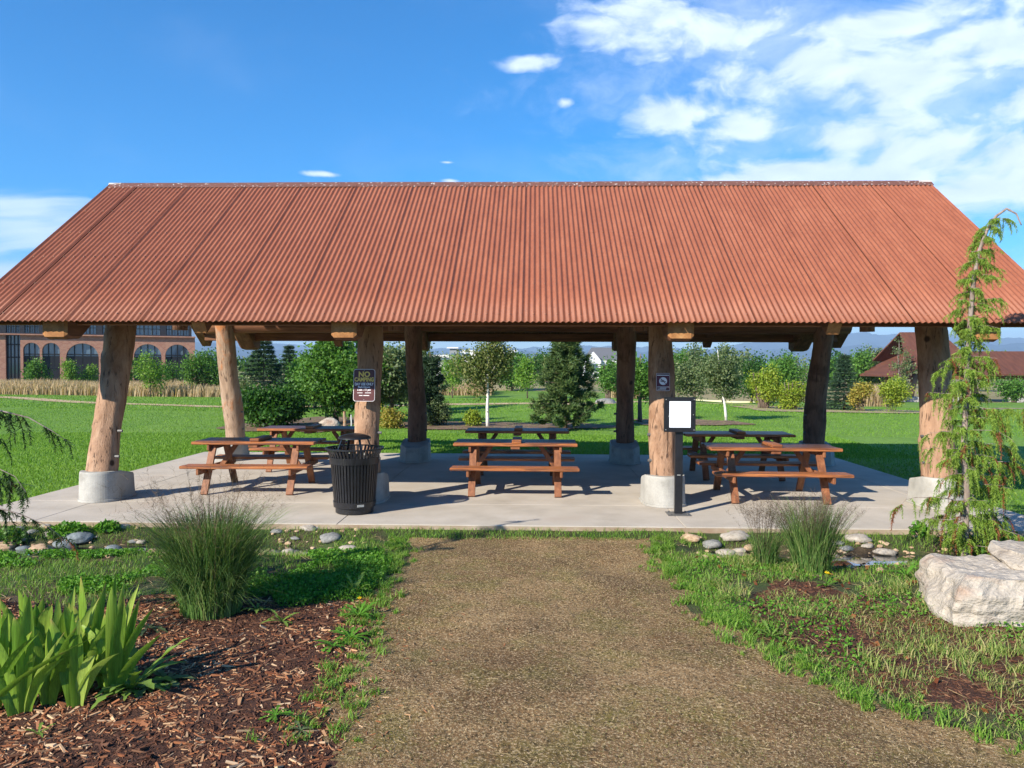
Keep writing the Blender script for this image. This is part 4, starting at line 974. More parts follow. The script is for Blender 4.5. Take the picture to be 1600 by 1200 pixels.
for sel, mt_ in ((pk, 'chip'), (~pk, 'chip_dark')):
    q_ = P[sel]; chips('bark_chips', q_, np.clip(rng.lognormal(math.log(.029), .55, len(q_)), .008, .13), LM[mt_])
P = sample(40000, .8, 5.5, 3.2, 7.4, lambda x, y: (region(x, y) == 3)); P = P[:9000]; chips('bark_chips', P, rng.uniform(.015, .045, len(P)), LM['chip_dark'])
P = sample(2600, -2.0, 0, 3, 6.5, lambda x, y: (region(x, y) == 1) & (rng.random(len(x)) < np.exp(-(x-path_x(y)[0])/.22))); chips('bark_chips', P, rng.uniform(.015, .04, len(P)), LM['chip'])
# path: worn stubble and straw litter
def in_path(x, y): return region(x, y) == 1
P = sample(230000, -2.0, 5.2, 3.2, 9.1, lambda x, y: in_path(x, y) & (smoothn(x, y, 1.7, 21)+.35*smoothn(x, y, 7, 22) > .42)); m_ = len(P)
V, FL = needles(P, np.stack([rng.normal(0, 1, m_), rng.normal(0, 1, m_), np.abs(rng.normal(0, .55, m_))+.12], 1), rng.uniform(.010, .026, m_), rng.uniform(.003, .006, m_)); stuff('path_stubble', V, FL, LM['stubble'])
P = sample(60000, -2.0, 5.2, 3.2, 9.1, lambda x, y: in_path(x, y) & (smoothn(x, y, 1.1, 31) > .5)); m_ = len(P)
V, FL = needles(P, np.stack([rng.normal(0, .6, m_), rng.normal(0, .6, m_), np.abs(rng.normal(0, .6, m_))+.3], 1), rng.uniform(.008, .020, m_), rng.uniform(.002, .004, m_)); stuff('path_moss', V, FL, LM['grass_mixed'])
P = sample(2600, -2.0, 5.2, 3.2, 9.1, in_path); m_ = len(P)
V, FL = needles(P+np.array([0, 0, .012]), np.stack([rng.normal(0, 1, m_), rng.normal(0, 1, m_), rng.normal(0, .06, m_)], 1), rng.uniform(.03, .13, m_), .003); stuff('straw_litter', V, FL, LM['straw'])
def edge_l(x, y): return x-path_x(y)[0]
def edge_r(x, y): return x-path_x(y)[1]
# lush grass: left band, strip before the slab, right side
def lush(x, y):
    r = region(x, y); c = smoothn(x, y, 1.8, 41)+.3*smoothn(x, y, 6, 42)
    yc = 8.62; water = (np.abs(y-yc) < .26) & ((x < -2.3) | (x > 2.2))
    left = (x < edge_l(x, y)*0+path_x(y)[0]+.1) & (y > 6.3) & (c > .42)
    right = (x > path_x(y)[1]-.1) & (c > .62) & ((y > 7.2) | (x < path_x(y)[1]+.35))
    strip = (y > 8.93) & (y < SY0-.0)
    soil = (r == 0)
    return ((left & soil & ~water) | (right & soil & ~water) | strip & (c > .25)) & (y < SY0-.01)
P = sample(150000, -7.2, 6.4, 3.3, SY0, lush); m_ = len(P); print('lush', m_)
V, FL = blades(P, rng.uniform(.02, .07, m_), rng.uniform(.003, .007, m_), rng.uniform(.02, .07, m_)); stuff('garden_grass', V, FL, LM['grass'])
def dry(x, y): return (x > path_x(y)[1]-.05) & (region(x, y) != 1) & (smoothn(x, y, 2.6, 51)+.3*smoothn(x, y, 9, 52) > .64) & (np.abs(y-8.62) > .3)
P = sample(70000, .4, 6.4, 3.3, 9.1, dry); m_ = len(P)
V, FL = blades(P, rng.uniform(.015, .06, m_), rng.uniform(.003, .006, m_), rng.uniform(.02, .09, m_)); stuff('meadow_grass', V, FL, LM['grass_mixed'])
P = sample(9000, -7, 6, 4, 9, lambda x, y: (region(x, y) != 1) & (x > path_x(y)[1]) | (x < -1.2) & (y > 6.2) & (region(x, y) == 0)); m_ = len(P)
V, FL = needles(P+np.array([0, 0, .01]), np.stack([rng.normal(0, 1, m_), rng.normal(0, 1, m_), np.abs(rng.normal(0, .2, m_))], 1), rng.uniform(.03, .15, m_), .004); stuff('straw_litter', V, FL, LM['straw'])
# tufts, in clumps, on the right side and along the path edges
def tufts(name, spots_, mat, hr=(.04, .125), nb=(30, 80), wr=(.004, .008), spread=.05):
    P = []; h = []
    for (x, y, s) in spots_:
        k = int(rng.integers(*nb)*s); a = rng.normal(0, spread*s, (k, 2)); q = np.stack([x+a[:, 0], y+a[:, 1], 0*a[:, 0]], 1); q[:, 2] = gz(q[:, 0], q[:, 1])-.004; P.append(q); h.append(rng.uniform(hr[0], hr[1], k)*s)
    P = np.concatenate(P); h = np.concatenate(h); V, FL = blades(P, h, rng.uniform(wr[0], wr[1], len(P)), h*rng.uniform(.5, 1.6, len(P))); return stuff(name, V, FL, mat)
sp_ = [(x, y, rng.uniform(.6, 1.25)) for x, y in zip(rng.uniform(.6, 5.4, 560), rng.uniform(3.6, 8.2, 560)) if x > path_x(y)[1]+.02 and ((x-2.5)/.75)**2+((y-5.8-.25*(x-2.3))/.32)**2 > rng.uniform(.6, 1.2) and smoothn(x, y, 1.2, 61) > .40 and smoothn(x, y, 3.5, 62) > .33 and region(np.array([x]), np.array([y]))[0] != 1]
tufts('grass_tufts', sp_, LM['grass_mixed'])
sp_ = []
for q in range(460):
    y = rng.uniform(4.0, 9.0); l, r = path_x(y)
    sp_.append((r+rng.normal(.04, .13), y, rng.uniform(.25, .8)) if q % 2 else (l+rng.normal(-.02, .11), y, rng.uniform(.25, .65)))
tufts('edge_tufts', sp_, LM['grass'], (.05, .12), spread=.04)
# clover ground cover
def clov(x, y):
    return (region(x, y) == 0) & (x < path_x(y)[0]) & (y > 6.25) & (y < 8.25) & (smoothn(x, y, 1.5, 71)+.3*smoothn(x, y, 5, 72) > .50)
P = sample(70000, -7, -1, 6.2, 8.3, clov); P[:, 2] += rng.uniform(.01, .07, len(P)); V, FL = leaves(P, rng.uniform(.016, .034, len(P)), 0, .85); stuff('clover_cover', V, FL, LM['clover'])
P = sample(26000, .6, 6, 3.6, 8.4, lambda x, y: (x > path_x(y)[1]) & (region(x, y) != 1) & (smoothn(x, y, 1.9, 81)+.3*smoothn(x, y, 7, 82) > .62)); P[:, 2] += rng.uniform(.01, .05, len(P)); V, FL = leaves(P, rng.uniform(.016, .034, len(P)), 0, .7); stuff('weed_cover', V, FL, LM['clover'])
P = sample(420, .6, 6, 3.6, 8.4, lambda x, y: (x > path_x(y)[1]+.2)); P[:, 2] += .02; V, FL = leaves(P, rng.uniform(.03, .07, len(P)), .5, .7); stuff('fallen_leaves', V, FL, LM['dead'])
# lawn blades in the nearest parts of the lawn
P = np.concatenate([sample(60000, -9, 8.5, SY1, 22, lambda x, y: y > SY1), sample(60000, -15, SX0, 9.0, 22, lambda x, y: x < SX0-.0), sample(12000, SX1, 10, 9.3, 20, lambda x, y: x > SX1), sample(60000, -22, 18, 22, 34, lambda x, y: y > 0)]); m_ = len(P)
Q = sample(34000, -34, 24, 33, 46, lambda x, y: y > 0); q_ = len(Q); V, FL = needles(Q, np.stack([rng.normal(0, .5, q_), rng.normal(0, .5, q_), np.ones(q_)], 1), rng.uniform(.05, .09, q_), rng.uniform(.03, .05, q_)); stuff('lawn_blades', V, FL, LM['lawnblade'])
V, FL = needles(P, np.stack([rng.normal(0, .5, m_), rng.normal(0, .5, m_), np.ones(m_)], 1), rng.uniform(.035, .075, m_), rng.uniform(.012, .022, m_)); stuff('lawn_blades', V, FL, LM['lawnblade'])
# ------------------------------------------------------------------ tall ornamental grasses
def arcs(P, h, w, lean, az, segs=6, droop=.25):
    n = len(P); d = np.stack([np.cos(az), np.sin(az), 0*az], 1); fa = az+pi/2+rng.normal(0, .5, n); s = np.stack([np.cos(fa), np.sin(fa), 0*fa], 1); V = []
    for k in range(segs+1):
        t = k/segs; c = P+d*(lean*t**1.7)[:, None]; c[:, 2] += h*(t-droop*t**3); ww = (w*.5*(1-t)**.6)[:, None] if k < segs else 0*w[:, None]+.0004
        V += [c-s*ww, c+s*ww]
    V = np.stack(V, 1).reshape(-1, 3); b = (np.arange(n)*(2*segs+2))[:, None]
    FF = np.concatenate([np.stack([b[:, 0]+2*k, b[:, 0]+2*k+1, b[:, 0]+2*k+3, b[:, 0]+2*k+2], 1) for k in range(segs)]); return V, [FF]
def clump(x, y, n, h, rad, label, leafm, plumem, nplume, plh, spread):
    t = empty('ornamental_grass', (x, y, GZ(x, y)), 0, label, 'ornamental grass')
    def pts(n, r): a = rng.uniform(0, 6.28, n); q = np.sqrt(rng.random(n))*r; return np.stack([np.cos(a)*q, np.sin(a)*q, 0*a-.01], 1), a, q
    P, a, q = pts(n, rad); hh = h*rng.uniform(.30, 1.0, n)**.8; V, FL = arcs(P, hh, rng.uniform(.005, .010, n), spread*(.20+.80*q/rad)*rng.uniform(.2, 1.25, n)*(hh/h)**.5, a+rng.normal(0, .9, n), 6, rng.uniform(.05, .40))
    add('blades', mesh('blades', V, FL, leafm), t)
    P, a, q = pts(n//8, rad*1.1); hh = h*rng.uniform(.25, .75, n//8); V, FL = arcs(P, hh, rng.uniform(.004, .008, n//8), spread*rng.uniform(.3, .85, n//8), a+rng.normal(0, .7, n//8), 6, .55)
    add('outer_blades', mesh('outer_blades', V, FL, leafm), t)
    P, a, q = pts(nplume, rad); hh = plh*rng.uniform(.7, 1.0, nplume); ln = spread*1.05*(.2+.8*q/rad)*rng.uniform(.5, 1.2, nplume); az = a+rng.normal(0, .5, nplume)
    V, FL = arcs(P, hh, np.full(nplume, .004), ln, az, 6, .12); add('stems', mesh('stems', V, FL, plumem), t)
    B = []; D = []; 
    for k in range(nplume):
        for _ in range(26):
            tt = rng.uniform(.62, 1.0); B.append((P[k, 0]+cos(az[k])*ln[k]*tt**1.7, P[k, 1]+sin(az[k])*ln[k]*tt**1.7, hh[k]*(tt-.12*tt**3))); D.append((rng.normal(0, .8), rng.normal(0, .8), rng.uniform(.1, 1.2)))
    B = np.array(B); D = np.array(D); V, FL = needles(B, D, rng.uniform(.03, .10, len(B)), .0022); add('seed_heads', mesh('seed_heads', V, FL, plumem), t)
    return t
gx, gy = G(330, 955, -.08)
clump(gx, gy, 4400, 1.27, .22, 'big dense green clump of tall grass in the mulch bed, left of the path', LM['switch'], LM['plume'], 120, 1.34, .60)
gx, gy = G(1268, 892, -.08)
clump(gx, gy, 1300, .78, .17, 'loose clump of tall grass with purplish stems before the right pond', LM['switch'], LM['plume_purple'], 150, .90, .36)
gx, gy = G(1195, 885, -.08)
clump(gx, gy, 420, .62, .11, 'smaller clump of purplish tall grass, just left of the loose one by the right pond', LM['switch'], LM['plume_purple'], 70, .80, .30)
# ------------------------------------------------------------------ iris
def sword(L, W, az, lean, bend, tilt=0.0, fold=.25, segs=10, tw=0.0):
    """a sword leaf: returns verts, faces; lean = horizontal reach, bend = how much the tip droops"""
    V = []; FF = []; d = Vector((cos(az), sin(az), 0)); 
    for k in range(segs+1):
        t = k/segs; w = W*.5*(min(1, .55+t*1.6) if t < .3 else 1.03-.08*t)*(1 if t < .62 else max(0.02, 1-((t-.62)/.38)**1.8))
        c = d*(lean*t**1.6)+Vector((0, 0, L*(t-bend*t**3)))
        fa = az+pi/2+tilt+tw*t; s = Vector((cos(fa), sin(fa), 0)); nrm = Vector((cos(fa-pi/2), sin(fa-pi/2), 0))
        V += [tuple(c-s*w+nrm*(w*fold)), tuple(c-nrm*(.002)), tuple(c+s*w+nrm*(w*fold))]
    for k in range(segs):
        b = k*3; FF += [[b, b+1, b+4, b+3], [b+1, b+2, b+5, b+4]]
    return V, FF
ix, iy = G(95, 1095, -.08)
iris = empty('iris_clump', (ix, iy, GZ(ix, iy)), 0, 'clump of broad bright green sword-shaped iris leaves in the left foreground', 'plant')
rr = np.random.default_rng(5)
def iris_leaf(V, FF, loc):
    me = mesh('leaf', V, FF, LM['iris'], True); n_ = len(V)//3; at = me.attributes.new('tip', 'FLOAT', 'POINT'); tipped = rr.random() < .55
    at.data.foreach_set('value', np.repeat([max(0.0, (q/(n_-1)-.88)/.10)*.9 if tipped else 0.0 for q in range(n_)], 3).astype(np.float32)); return add('leaf', me, iris, loc)
fans = [(-.42,.05),(-.30,.22),(-.22,-.08),(-.10,.16),(-.05,-.02),(.06,.10),(.16,.22),(.02,.32),(-.34,-.12),(.25,.14),(-.5,.25),(-.55,-.05),(-.2,.3),(-.38,.32),(.12,-.06),(-.14,-.16)]
for (fx, fy) in fans:
    ang = rr.uniform(-.5, .5); nl = rr.integers(5, 8)
    for q in range(nl):
        t = (q-(nl-1)/2)/max(1, (nl-1)/2); L = rr.uniform(.48, .78)*(1-.22*abs(t)); az = ang if t > 0 else ang+pi
        V, FF = sword(L, rr.uniform(.050, .082), az, abs(t)*rr.uniform(.08, .42), rr.uniform(0, .32), rr.uniform(-1.3, -.3), .22, tw=rr.uniform(-.4, .4))
        iris_leaf(V, FF, (fx+t*.03, fy+rr.uniform(-.03, .03), 0))
for (fx, fy, az, L, reach, bend, W) in ((.17,.22,.15,.76,.05,.02,.042),(.20,.20,.3,.70,.08,.02,.045),(.28,.16,.1,.62,.12,.05,.05),(.26,.14,.05,.58,.24,.08,.052),(.02,.2,2.4,.70,.03,.0,.07),(.06,.2,.2,.68,.10,.02,.062),(-.30,-.22,.12,.46,.60,.02,.058),(-.52,-.2,.2,.36,.34,.35,.06),(-.36,.0,.1,.44,.22,.45,.055)):
    V, FF = sword(L, W, az, reach, bend, -1.0, .22, 12); iris_leaf(V, FF, (fx, fy, 0))
# leafy weeds with toothed leaves
def toothed(L, W, az, rise, teeth=6, droop=.5):
    V = []; FF = []; d = Vector((cos(az), sin(az), 0)); s = Vector((-sin(az), cos(az), 0)); n_ = teeth*2
    for k in range(n_+1):
        t = k/n_; prof_ = W*.5*(.25+.9*t if t < .7 else max(.03, .88*(1-(t-.7)/.3)+.05)); w = prof_*(1.0 if k % 2 else .45)
        c = d*(L*t)+Vector((0, 0, L*rise*t-L*droop*t*t)); back = d*(-.25*w if k % 2 else 0)
        V += [tuple(c-s*w+back+Vector((0, 0, w*.25))), tuple(c), tuple(c+s*w+back+Vector((0, 0, w*.25)))]
    for k in range(n_): b = k*3; FF += [[b, b+1, b+4, b+3], [b+1, b+2, b+5, b+4]]
    return V, FF
def rosette(px, py, n, L, label, mat='weed', rise=(.3, 1.1), flower=None, cat='plant', name='broadleaf_weed'):
    x, y = G(px, py, -.08); t = empty(name, (x, y, GZ(x, y)), 0, label, cat)
    for k in range(n):
        az = 2*pi*k/n+rr.uniform(-.25, .25); l = L*rr.uniform(.6, 1.1); V, FF = toothed(l, l*rr.uniform(.24, .36), az, rr.uniform(*rise), int(rr.integers(4, 7)), rr.uniform(.3, .8))
        add('leaf', mesh('leaf', V, FF, LM[mat], True), t, (0, 0, .01))
    for (fx, fy, fz, s) in flower or ():
        V, FF = tube([(0, 0, 0), (fx*.6, fy*.6, fz*.6), (fx, fy, fz)], .0025, 5); MB().raw(V, FF).ob('flower_stem', LM['weed'], t)
        B = np.tile([[fx, fy, fz]], (34, 1)); D = np.stack([rng.normal(0, 1, 34), rng.normal(0, 1, 34), rng.uniform(.1, .9, 34)], 1); V, FL = needles(B, D, s, s*.5); add('flower', mesh('flower', V, FL, LM['flower']), t)
    return t
rosette(205, 1075, 26, .34, 'spreading jagged-leaved weed at the right foot of the iris clump', rise=(.25, 1.3))
rosette(262, 1062, 16, .26, 'dull low jagged weed right of the iris, half in its shade', 'grey', (.1, .5))
rosette(232, 988, 9, .16, 'small greyish weed rosette behind the iris clump', 'grey')
rosette(560, 965, 14, .20, 'leafy weed with one yellow dandelion flower on the left path edge', 'clover', (.4, 1.2), ((.02, -.04, .17, .022),))
rosette(548, 1000, 16, .18, 'low green weed patch just below the dandelion on the left path edge', 'clover', (.2, .9))
rosette(520, 1015, 12, .16, 'green weed spreading from the left path edge into the bark mulch', 'clover', (.2, .8))
rosette(555, 930, 10, .18, 'upright bright weed on the left path edge above the dandelion', 'weed', (.8, 1.6))
rosette(440, 975, 11, .15, 'pale green weed tuft alone in the bark mulch right of the tall grass', 'weed', (.4, 1.2))
rosette(402, 955, 10, .15, 'light green weed at the foot of the tall grass clump', 'weed', (.3, 1.0))
rosette(430, 1125, 12, .13, 'small dark green weed in the bark mulch near the bottom left', 'clover', (.2, .7))
rosette(470, 1145, 9, .12, 'tiny blue-green weed in the bark mulch nearest the bottom', 'grey', (.2, .7))
rosette(1290, 918, 8, .14, 'low weed with a yellow flower on the right side below the purplish grass', 'clover', (.4, 1.2), ((.0, -.03, .14, .026), (.03, .0, .12, .02)))
rosette(1205, 1000, 11, .15, 'bright weed at the left end of the bare soil on the right', 'weed', (.5, 1.3))
rosette(1415, 905, 12, .18, 'leafy green weed left of the sandstone boulder', 'clover', (.5, 1.4))
rosette(60, 1150, 7, .09, 'sprig of small round leaves under the iris in the bottom left corner', 'weed', (.4, 1.2))
# rounder leafy bushes at the slab edge by the left pond
def leafy_mound(px, py, r, h, n, mat, label, name='leafy_plant', size=(.03, .06)):
    x, y = G(px, py, -.08); t = empty(name, (x, y, GZ(x, y)), 0, label, 'plant'); a = rng.normal(0, 1, (n, 3)); a /= np.linalg.norm(a, axis=1)[:, None]; a *= rng.uniform(.4, 1, (n, 1))**.6
    P = a*np.array([r, r*.8, h]); P[:, 2] = np.abs(P[:, 2])+.01; V, FL = leaves(P, rng.uniform(size[0], size[1], n), 0, .75); add('leaves', mesh('leaves', V, FL, LM[mat]), t)
    b = MB()
    for k in range(7):
        q = P[k]; V, FF = tube([(0, 0, 0), tuple(q*.5), tuple(q)], [.005, .004, .002], 5); b.raw(V, FF)
    b.ob('stems', MT['bark'], t); return t
leafy_mound(108, 834, .24, .17, 620, 'clover', 'low dark green leafy plant overhanging the left end of the slab edge')
leafy_mound(168, 830, .16, .12, 360, 'clover', 'smaller leafy plant on the slab edge left of the tall grass')
leafy_mound(15, 838, .20, .20, 420, 'weeping_dark' if False else 'mid', 'leafy plant at the far left end of the left pond')
leafy_mound(1435, 838, .12, .16, 200, 'clover', 'small leafy plant at the back edge of the right pond')
leafy_mound(1570, 852, .34, .34, 900, 'mid', 'leafy bush behind the boulder at the right edge')
# ------------------------------------------------------------------ weeping conifers
def weeping(name, base, trunk, label, prof, nbr, seed, mats, dens=1.0, extra=(), dead=.18, drop=(.18, .55)):
    r_ = np.random.default_rng(seed); t = empty(name, (base[0], base[1], GZ(base[0], base[1])), 0, label, 'tree'); z0 = GZ(*base)
    pts = [Vector((x-base[0], y-base[1], z-z0)) for x, y, z in trunk]; k = len(pts); rad = [max(.006, .030*(1-i/(k-1))**.8+.005) for i in range(k)]
    fine = []; fr = []
    for i in range(k-1):
        for q in range(4): fine.append(pts[i].lerp(pts[i+1], q/4)); fr.append(rad[i]*(1-q/4)+rad[i+1]*q/4)
    fine.append(pts[-1]); fr.append(rad[-1]); b = MB(); b.tube(fine, fr, 9, True, .12); b.ob('trunk', MT['pale_bark'], t, smooth=True)
    H_ = max(p.z for p in pts); strands = []; 
    def along(z):
        for i in range(len(fine)-1):
            if fine[i].z <= z <= fine[i+1].z: return fine[i].lerp(fine[i+1], (z-fine[i].z)/max(1e-4, fine[i+1].z-fine[i].z))
        return fine[-1]
    brs = []
    for q in range(nbr):
        z = H_*(.05+.93*(q+.5)/nbr); az = q*2.4+r_.uniform(-.5, .5); R_ = np.interp(z, [p[0] for p in prof], [p[1] for p in prof])*r_.uniform(.35, 1.2)*(1.25 if cos(az) > 0 else .9); brs.append((z, az, R_, r_.uniform(-.35, .45)))
    for e in extra: brs.append(e)
    for (z, az, R_, rise) in brs:
        o = along(z); d = Vector((cos(az), sin(az), 0)); bp = []; m_ = 9
        for i in range(m_+1):
            s = i/m_; bp.append(o+d*(R_*s)+Vector((r_.normal(0, .022), r_.normal(0, .022), R_*rise*s*(1-s)*2.2-R_*.55*max(0, s-.7)**1.3)))
        rb = [max(.0018, .008*(R_/.8)*(1-i/m_)**.8) for i in range(m_+1)]; bb = MB(); bb.tube(bp, rb, 5, True); bb.ob('branch', MT['pale_bark'], t, smooth=True)
        ns = int((7+R_*24)*dens)
        for q in range(ns):
            s = r_.uniform(.12, 1.0); i = min(m_-1, int(s*m_)); p0 = bp[i].lerp(bp[i+1], s*m_-i); dl = r_.uniform(*drop)*(1 if R_ > .3 else .6); a2 = az+r_.normal(0, 1.0)
            strands.append((p0, a2, dl, r_.random() < dead and z < H_*.62))
    for which, mat, nm in ((False, mats[0], 'foliage'), (True, LM['dead'], 'dead_foliage')):
        B = []; D = []; Ln = []; W = []; tw = MB()
        for (p0, a2, dl, dd) in strands:
            if dd != which: continue
            n_ = max(6, int(dl/.014)); out = r_.uniform(.03, .13); P_ = []
            for i in range(n_+1):
                s = i/n_; P_.append((p0.x+cos(a2)*out*(1-(1-s)**2), p0.y+sin(a2)*out*(1-(1-s)**2), p0.z-dl*s**1.15+.02*s))
            for i in range(n_+1):
                s = i/n_; kk = 5 if s < .75 else 3
                for _ in range(kk):
                    B.append(P_[i]); D.append((r_.normal(0, .7), r_.normal(0, .7), -r_.uniform(.3, 1.5))); Ln.append(r_.uniform(.025, .065)*(1.2-.7*s)); W.append(r_.uniform(.005, .010))
            for i in range(0, n_, 3): B.append(P_[i]); D.append(tuple(np.array(P_[min(i+3, n_)])-np.array(P_[i])+1e-6)); Ln.append(.052); W.append(.004)
        if B:
            V, FL = needles(np.array(B), np.array(D), np.array(Ln), np.array(W)); add(nm, mesh(nm, V, FL, mat), t)
    return t
tb = G(1506, 858, -.08); Yt = tb[1]
tk = [(tb[0], Yt, GZ(*tb)-.02)]+[AT(px, py, Yt+dy) for px, py, dy in ((1511,770,.02),(1506,700,.0),(1509,640,.03),(1512,565,.02),(1516,500,0),(1521,440,-.02),(1529,395,0),(1542,360,.02),(1556,338,.03),(1573,326,.03),(1588,334,.0),(1596,352,-.02))]
prof_r = [(0, .42), (.5, .50), (1.1, .36), (1.6, .44), (2.1, .38), (2.5, .22), (3.0, .20), (3.4, .14), (3.8, .10)]
weeping('weeping_conifer', tb, tk, 'spindly weeping conifer with drooping bright green sprays, right of the pavilion front', prof_r, 90, 11, (LM['weeping'],), 1.0,
        extra=[(.72, 3.05, .80, .12), (1.02, .15, .95, .30), (1.75, .1, .95, .05), (.55, .3, .7, .1), (1.3, .2, .7, .2)], dead=.13, drop=(.08, .34))
lb = (-4.72, 5.15)
tkl = [(lb[0], lb[1], GZ(*lb)-.02), (-4.70, 5.15, .8), (-4.74, 5.16, 1.5), (-4.70, 5.15, 2.2), (-4.72, 5.12, 2.9), (-4.60, 5.14, 3.5), (-4.45, 5.2, 3.72), (-4.35, 5.22, 3.62)]
prof_l = [(0, .6), (.8, .9), (1.4, .8), (2.2, .7), (3.0, .35), (3.8, .15)]
weeping('weeping_conifer', lb, tkl, 'weeping conifer mostly beyond the left edge, one thin drooping branch before the lawn', prof_l, 30, 17, (LM['weeping_dark'],), .8,
        extra=[(1.62, .12, 1.52, .10), (1.30, .0, 1.28, .12), (.95, .1, 1.42, .10)], dead=.1, drop=(.10, .28))
# ------------------------------------------------------------------ distant paths, beds, dry meadow
def ribbon(name, pts, w, mat, z=.02):
    V = []; n = len(pts)
    P = [np.array(p) for p in pts]
    for i in range(n):
        t = P[min(i+1, n-1)]-P[max(i-1, 0)]; t = t/np.linalg.norm(t); s = np.array([-t[1], t[0]])
        for sd in (-1, 1): q = P[i]+s*sd*w/2; V.append((q[0], q[1], GZ(q[0], q[1])+z))
    FF = [[2*i, 2*i+1, 2*i+3, 2*i+2] for i in range(n-1)]; return prop(add(name, mesh(name, V, FF, mat)), kind='structure')
def dens_(pts, k=8):
    out = []
    for a, b in zip(pts[:-1], pts[1:]):
        for q in range(k): out.append((a[0]+(b[0]-a[0])*q/k, a[1]+(b[1]-a[1])*q/k))
    return out+[pts[-1]]
ribbon('trail', dens_([G(px, py, -.05) for px, py in ((-250,619),(-100,621),(30,624),(200,630),(340,634),(560,634),(700,632),(810,632),(890,634),(940,634),(1000,629),(1090,626),(1180,624))]), 1.3, MT['tan_path'])
def blob_sheet(name, px0, px1, py0, py1, mat, z=.03, seed=0):
    x0, y1 = G(px0, py0, -.05); x1, _ = G(px1, py0, -.05); y0 = G((px0+px1)/2, py1, -.05)[1]; y1 = G((px0+px1)/2, py0, -.05)[1]
    xa = G(px0, (py0+py1)/2, -.05)[0]; xb = G(px1, (py0+py1)/2, -.05)[0]; cx, cy, rx, ry = (xa+xb)/2, (y0+y1)/2, (xb-xa)/2, (y1-y0)/2
    V = [(cx, cy, GZ(cx, cy)+z)]; n_ = 48; rings = 5
    for r in range(1, rings+1):
        for k in range(n_):
            a = 2*pi*k/n_; q = r/rings*(1+.12*sin(3*a+seed)+.08*sin(7*a+seed*2)); sx = np.sign(cos(a))*abs(cos(a))**.7; sy = np.sign(sin(a))*abs(sin(a))**.7
            x, y = cx+sx*rx*q, cy+sy*ry*q; V.append((x, y, GZ(x, y)+z))
    FF = [[0, 1+k, 1+(k+1) % n_] for k in range(n_)]
    for r in range(rings-1):
        for k in range(n_): FF.append([1+r*n_+k, 1+(r+1)*n_+k, 1+(r+1)*n_+(k+1) % n_, 1+r*n_+(k+1) % n_])
    return prop(add(name, mesh(name, V, FF, mat)), kind='structure')
blob_sheet('planting_bed', 590, 940, 662, 674, MT['bed_mulch'], seed=1)
blob_sheet('planting_bed', 985, 1160, 659, 667, MT['bed_mulch'], seed=2)
blob_sheet('planting_bed', 1160, 1460, 628, 645, MT['bed_tan'], seed=3)
blob_sheet('planting_bed', 380, 560, 650, 678, MT['bed_mulch'], seed=4)
def meadow_patch(pxa, pxb, ya, yb, n, hr):
    xa = lambda y: G(pxa, 600)[0]/G(pxa, 600)[1]*y; xb = lambda y: G(pxb, 600)[0]/G(pxb, 600)[1]*y
    y = rng.uniform(ya, yb, n); x = rng.uniform(0, 1, n)*(xb(y)-xa(y))+xa(y); P = np.stack([x, y, gz(x, y)-.02], 1); h = rng.uniform(hr[0], hr[1], n)*(.7+.5*smoothn(x, y, .35, 91))
    return blades(P, h, rng.uniform(.03, .07, n), h*rng.uniform(.1, .45, n))
vs = []; fs = []
for a in ((-260, 352, 46.5, 58, 30000, (.45, .95)), (684, 768, 52, 60, 4000, (.6, 1.1)), (955, 1008, 52, 58, 2500, (.6, 1.1)), (1340, 1385, 50, 58, 2500, (.9, 1.5))):
    V, FL = meadow_patch(*a); k = sum(len(v) for v in vs); vs.append(V); fs.append([f+k for f in FL])
stuff('tall_dry_grass', np.concatenate(vs), [np.concatenate([f[q] for f in fs]) for q in (0, 1)], LM['meadow'])
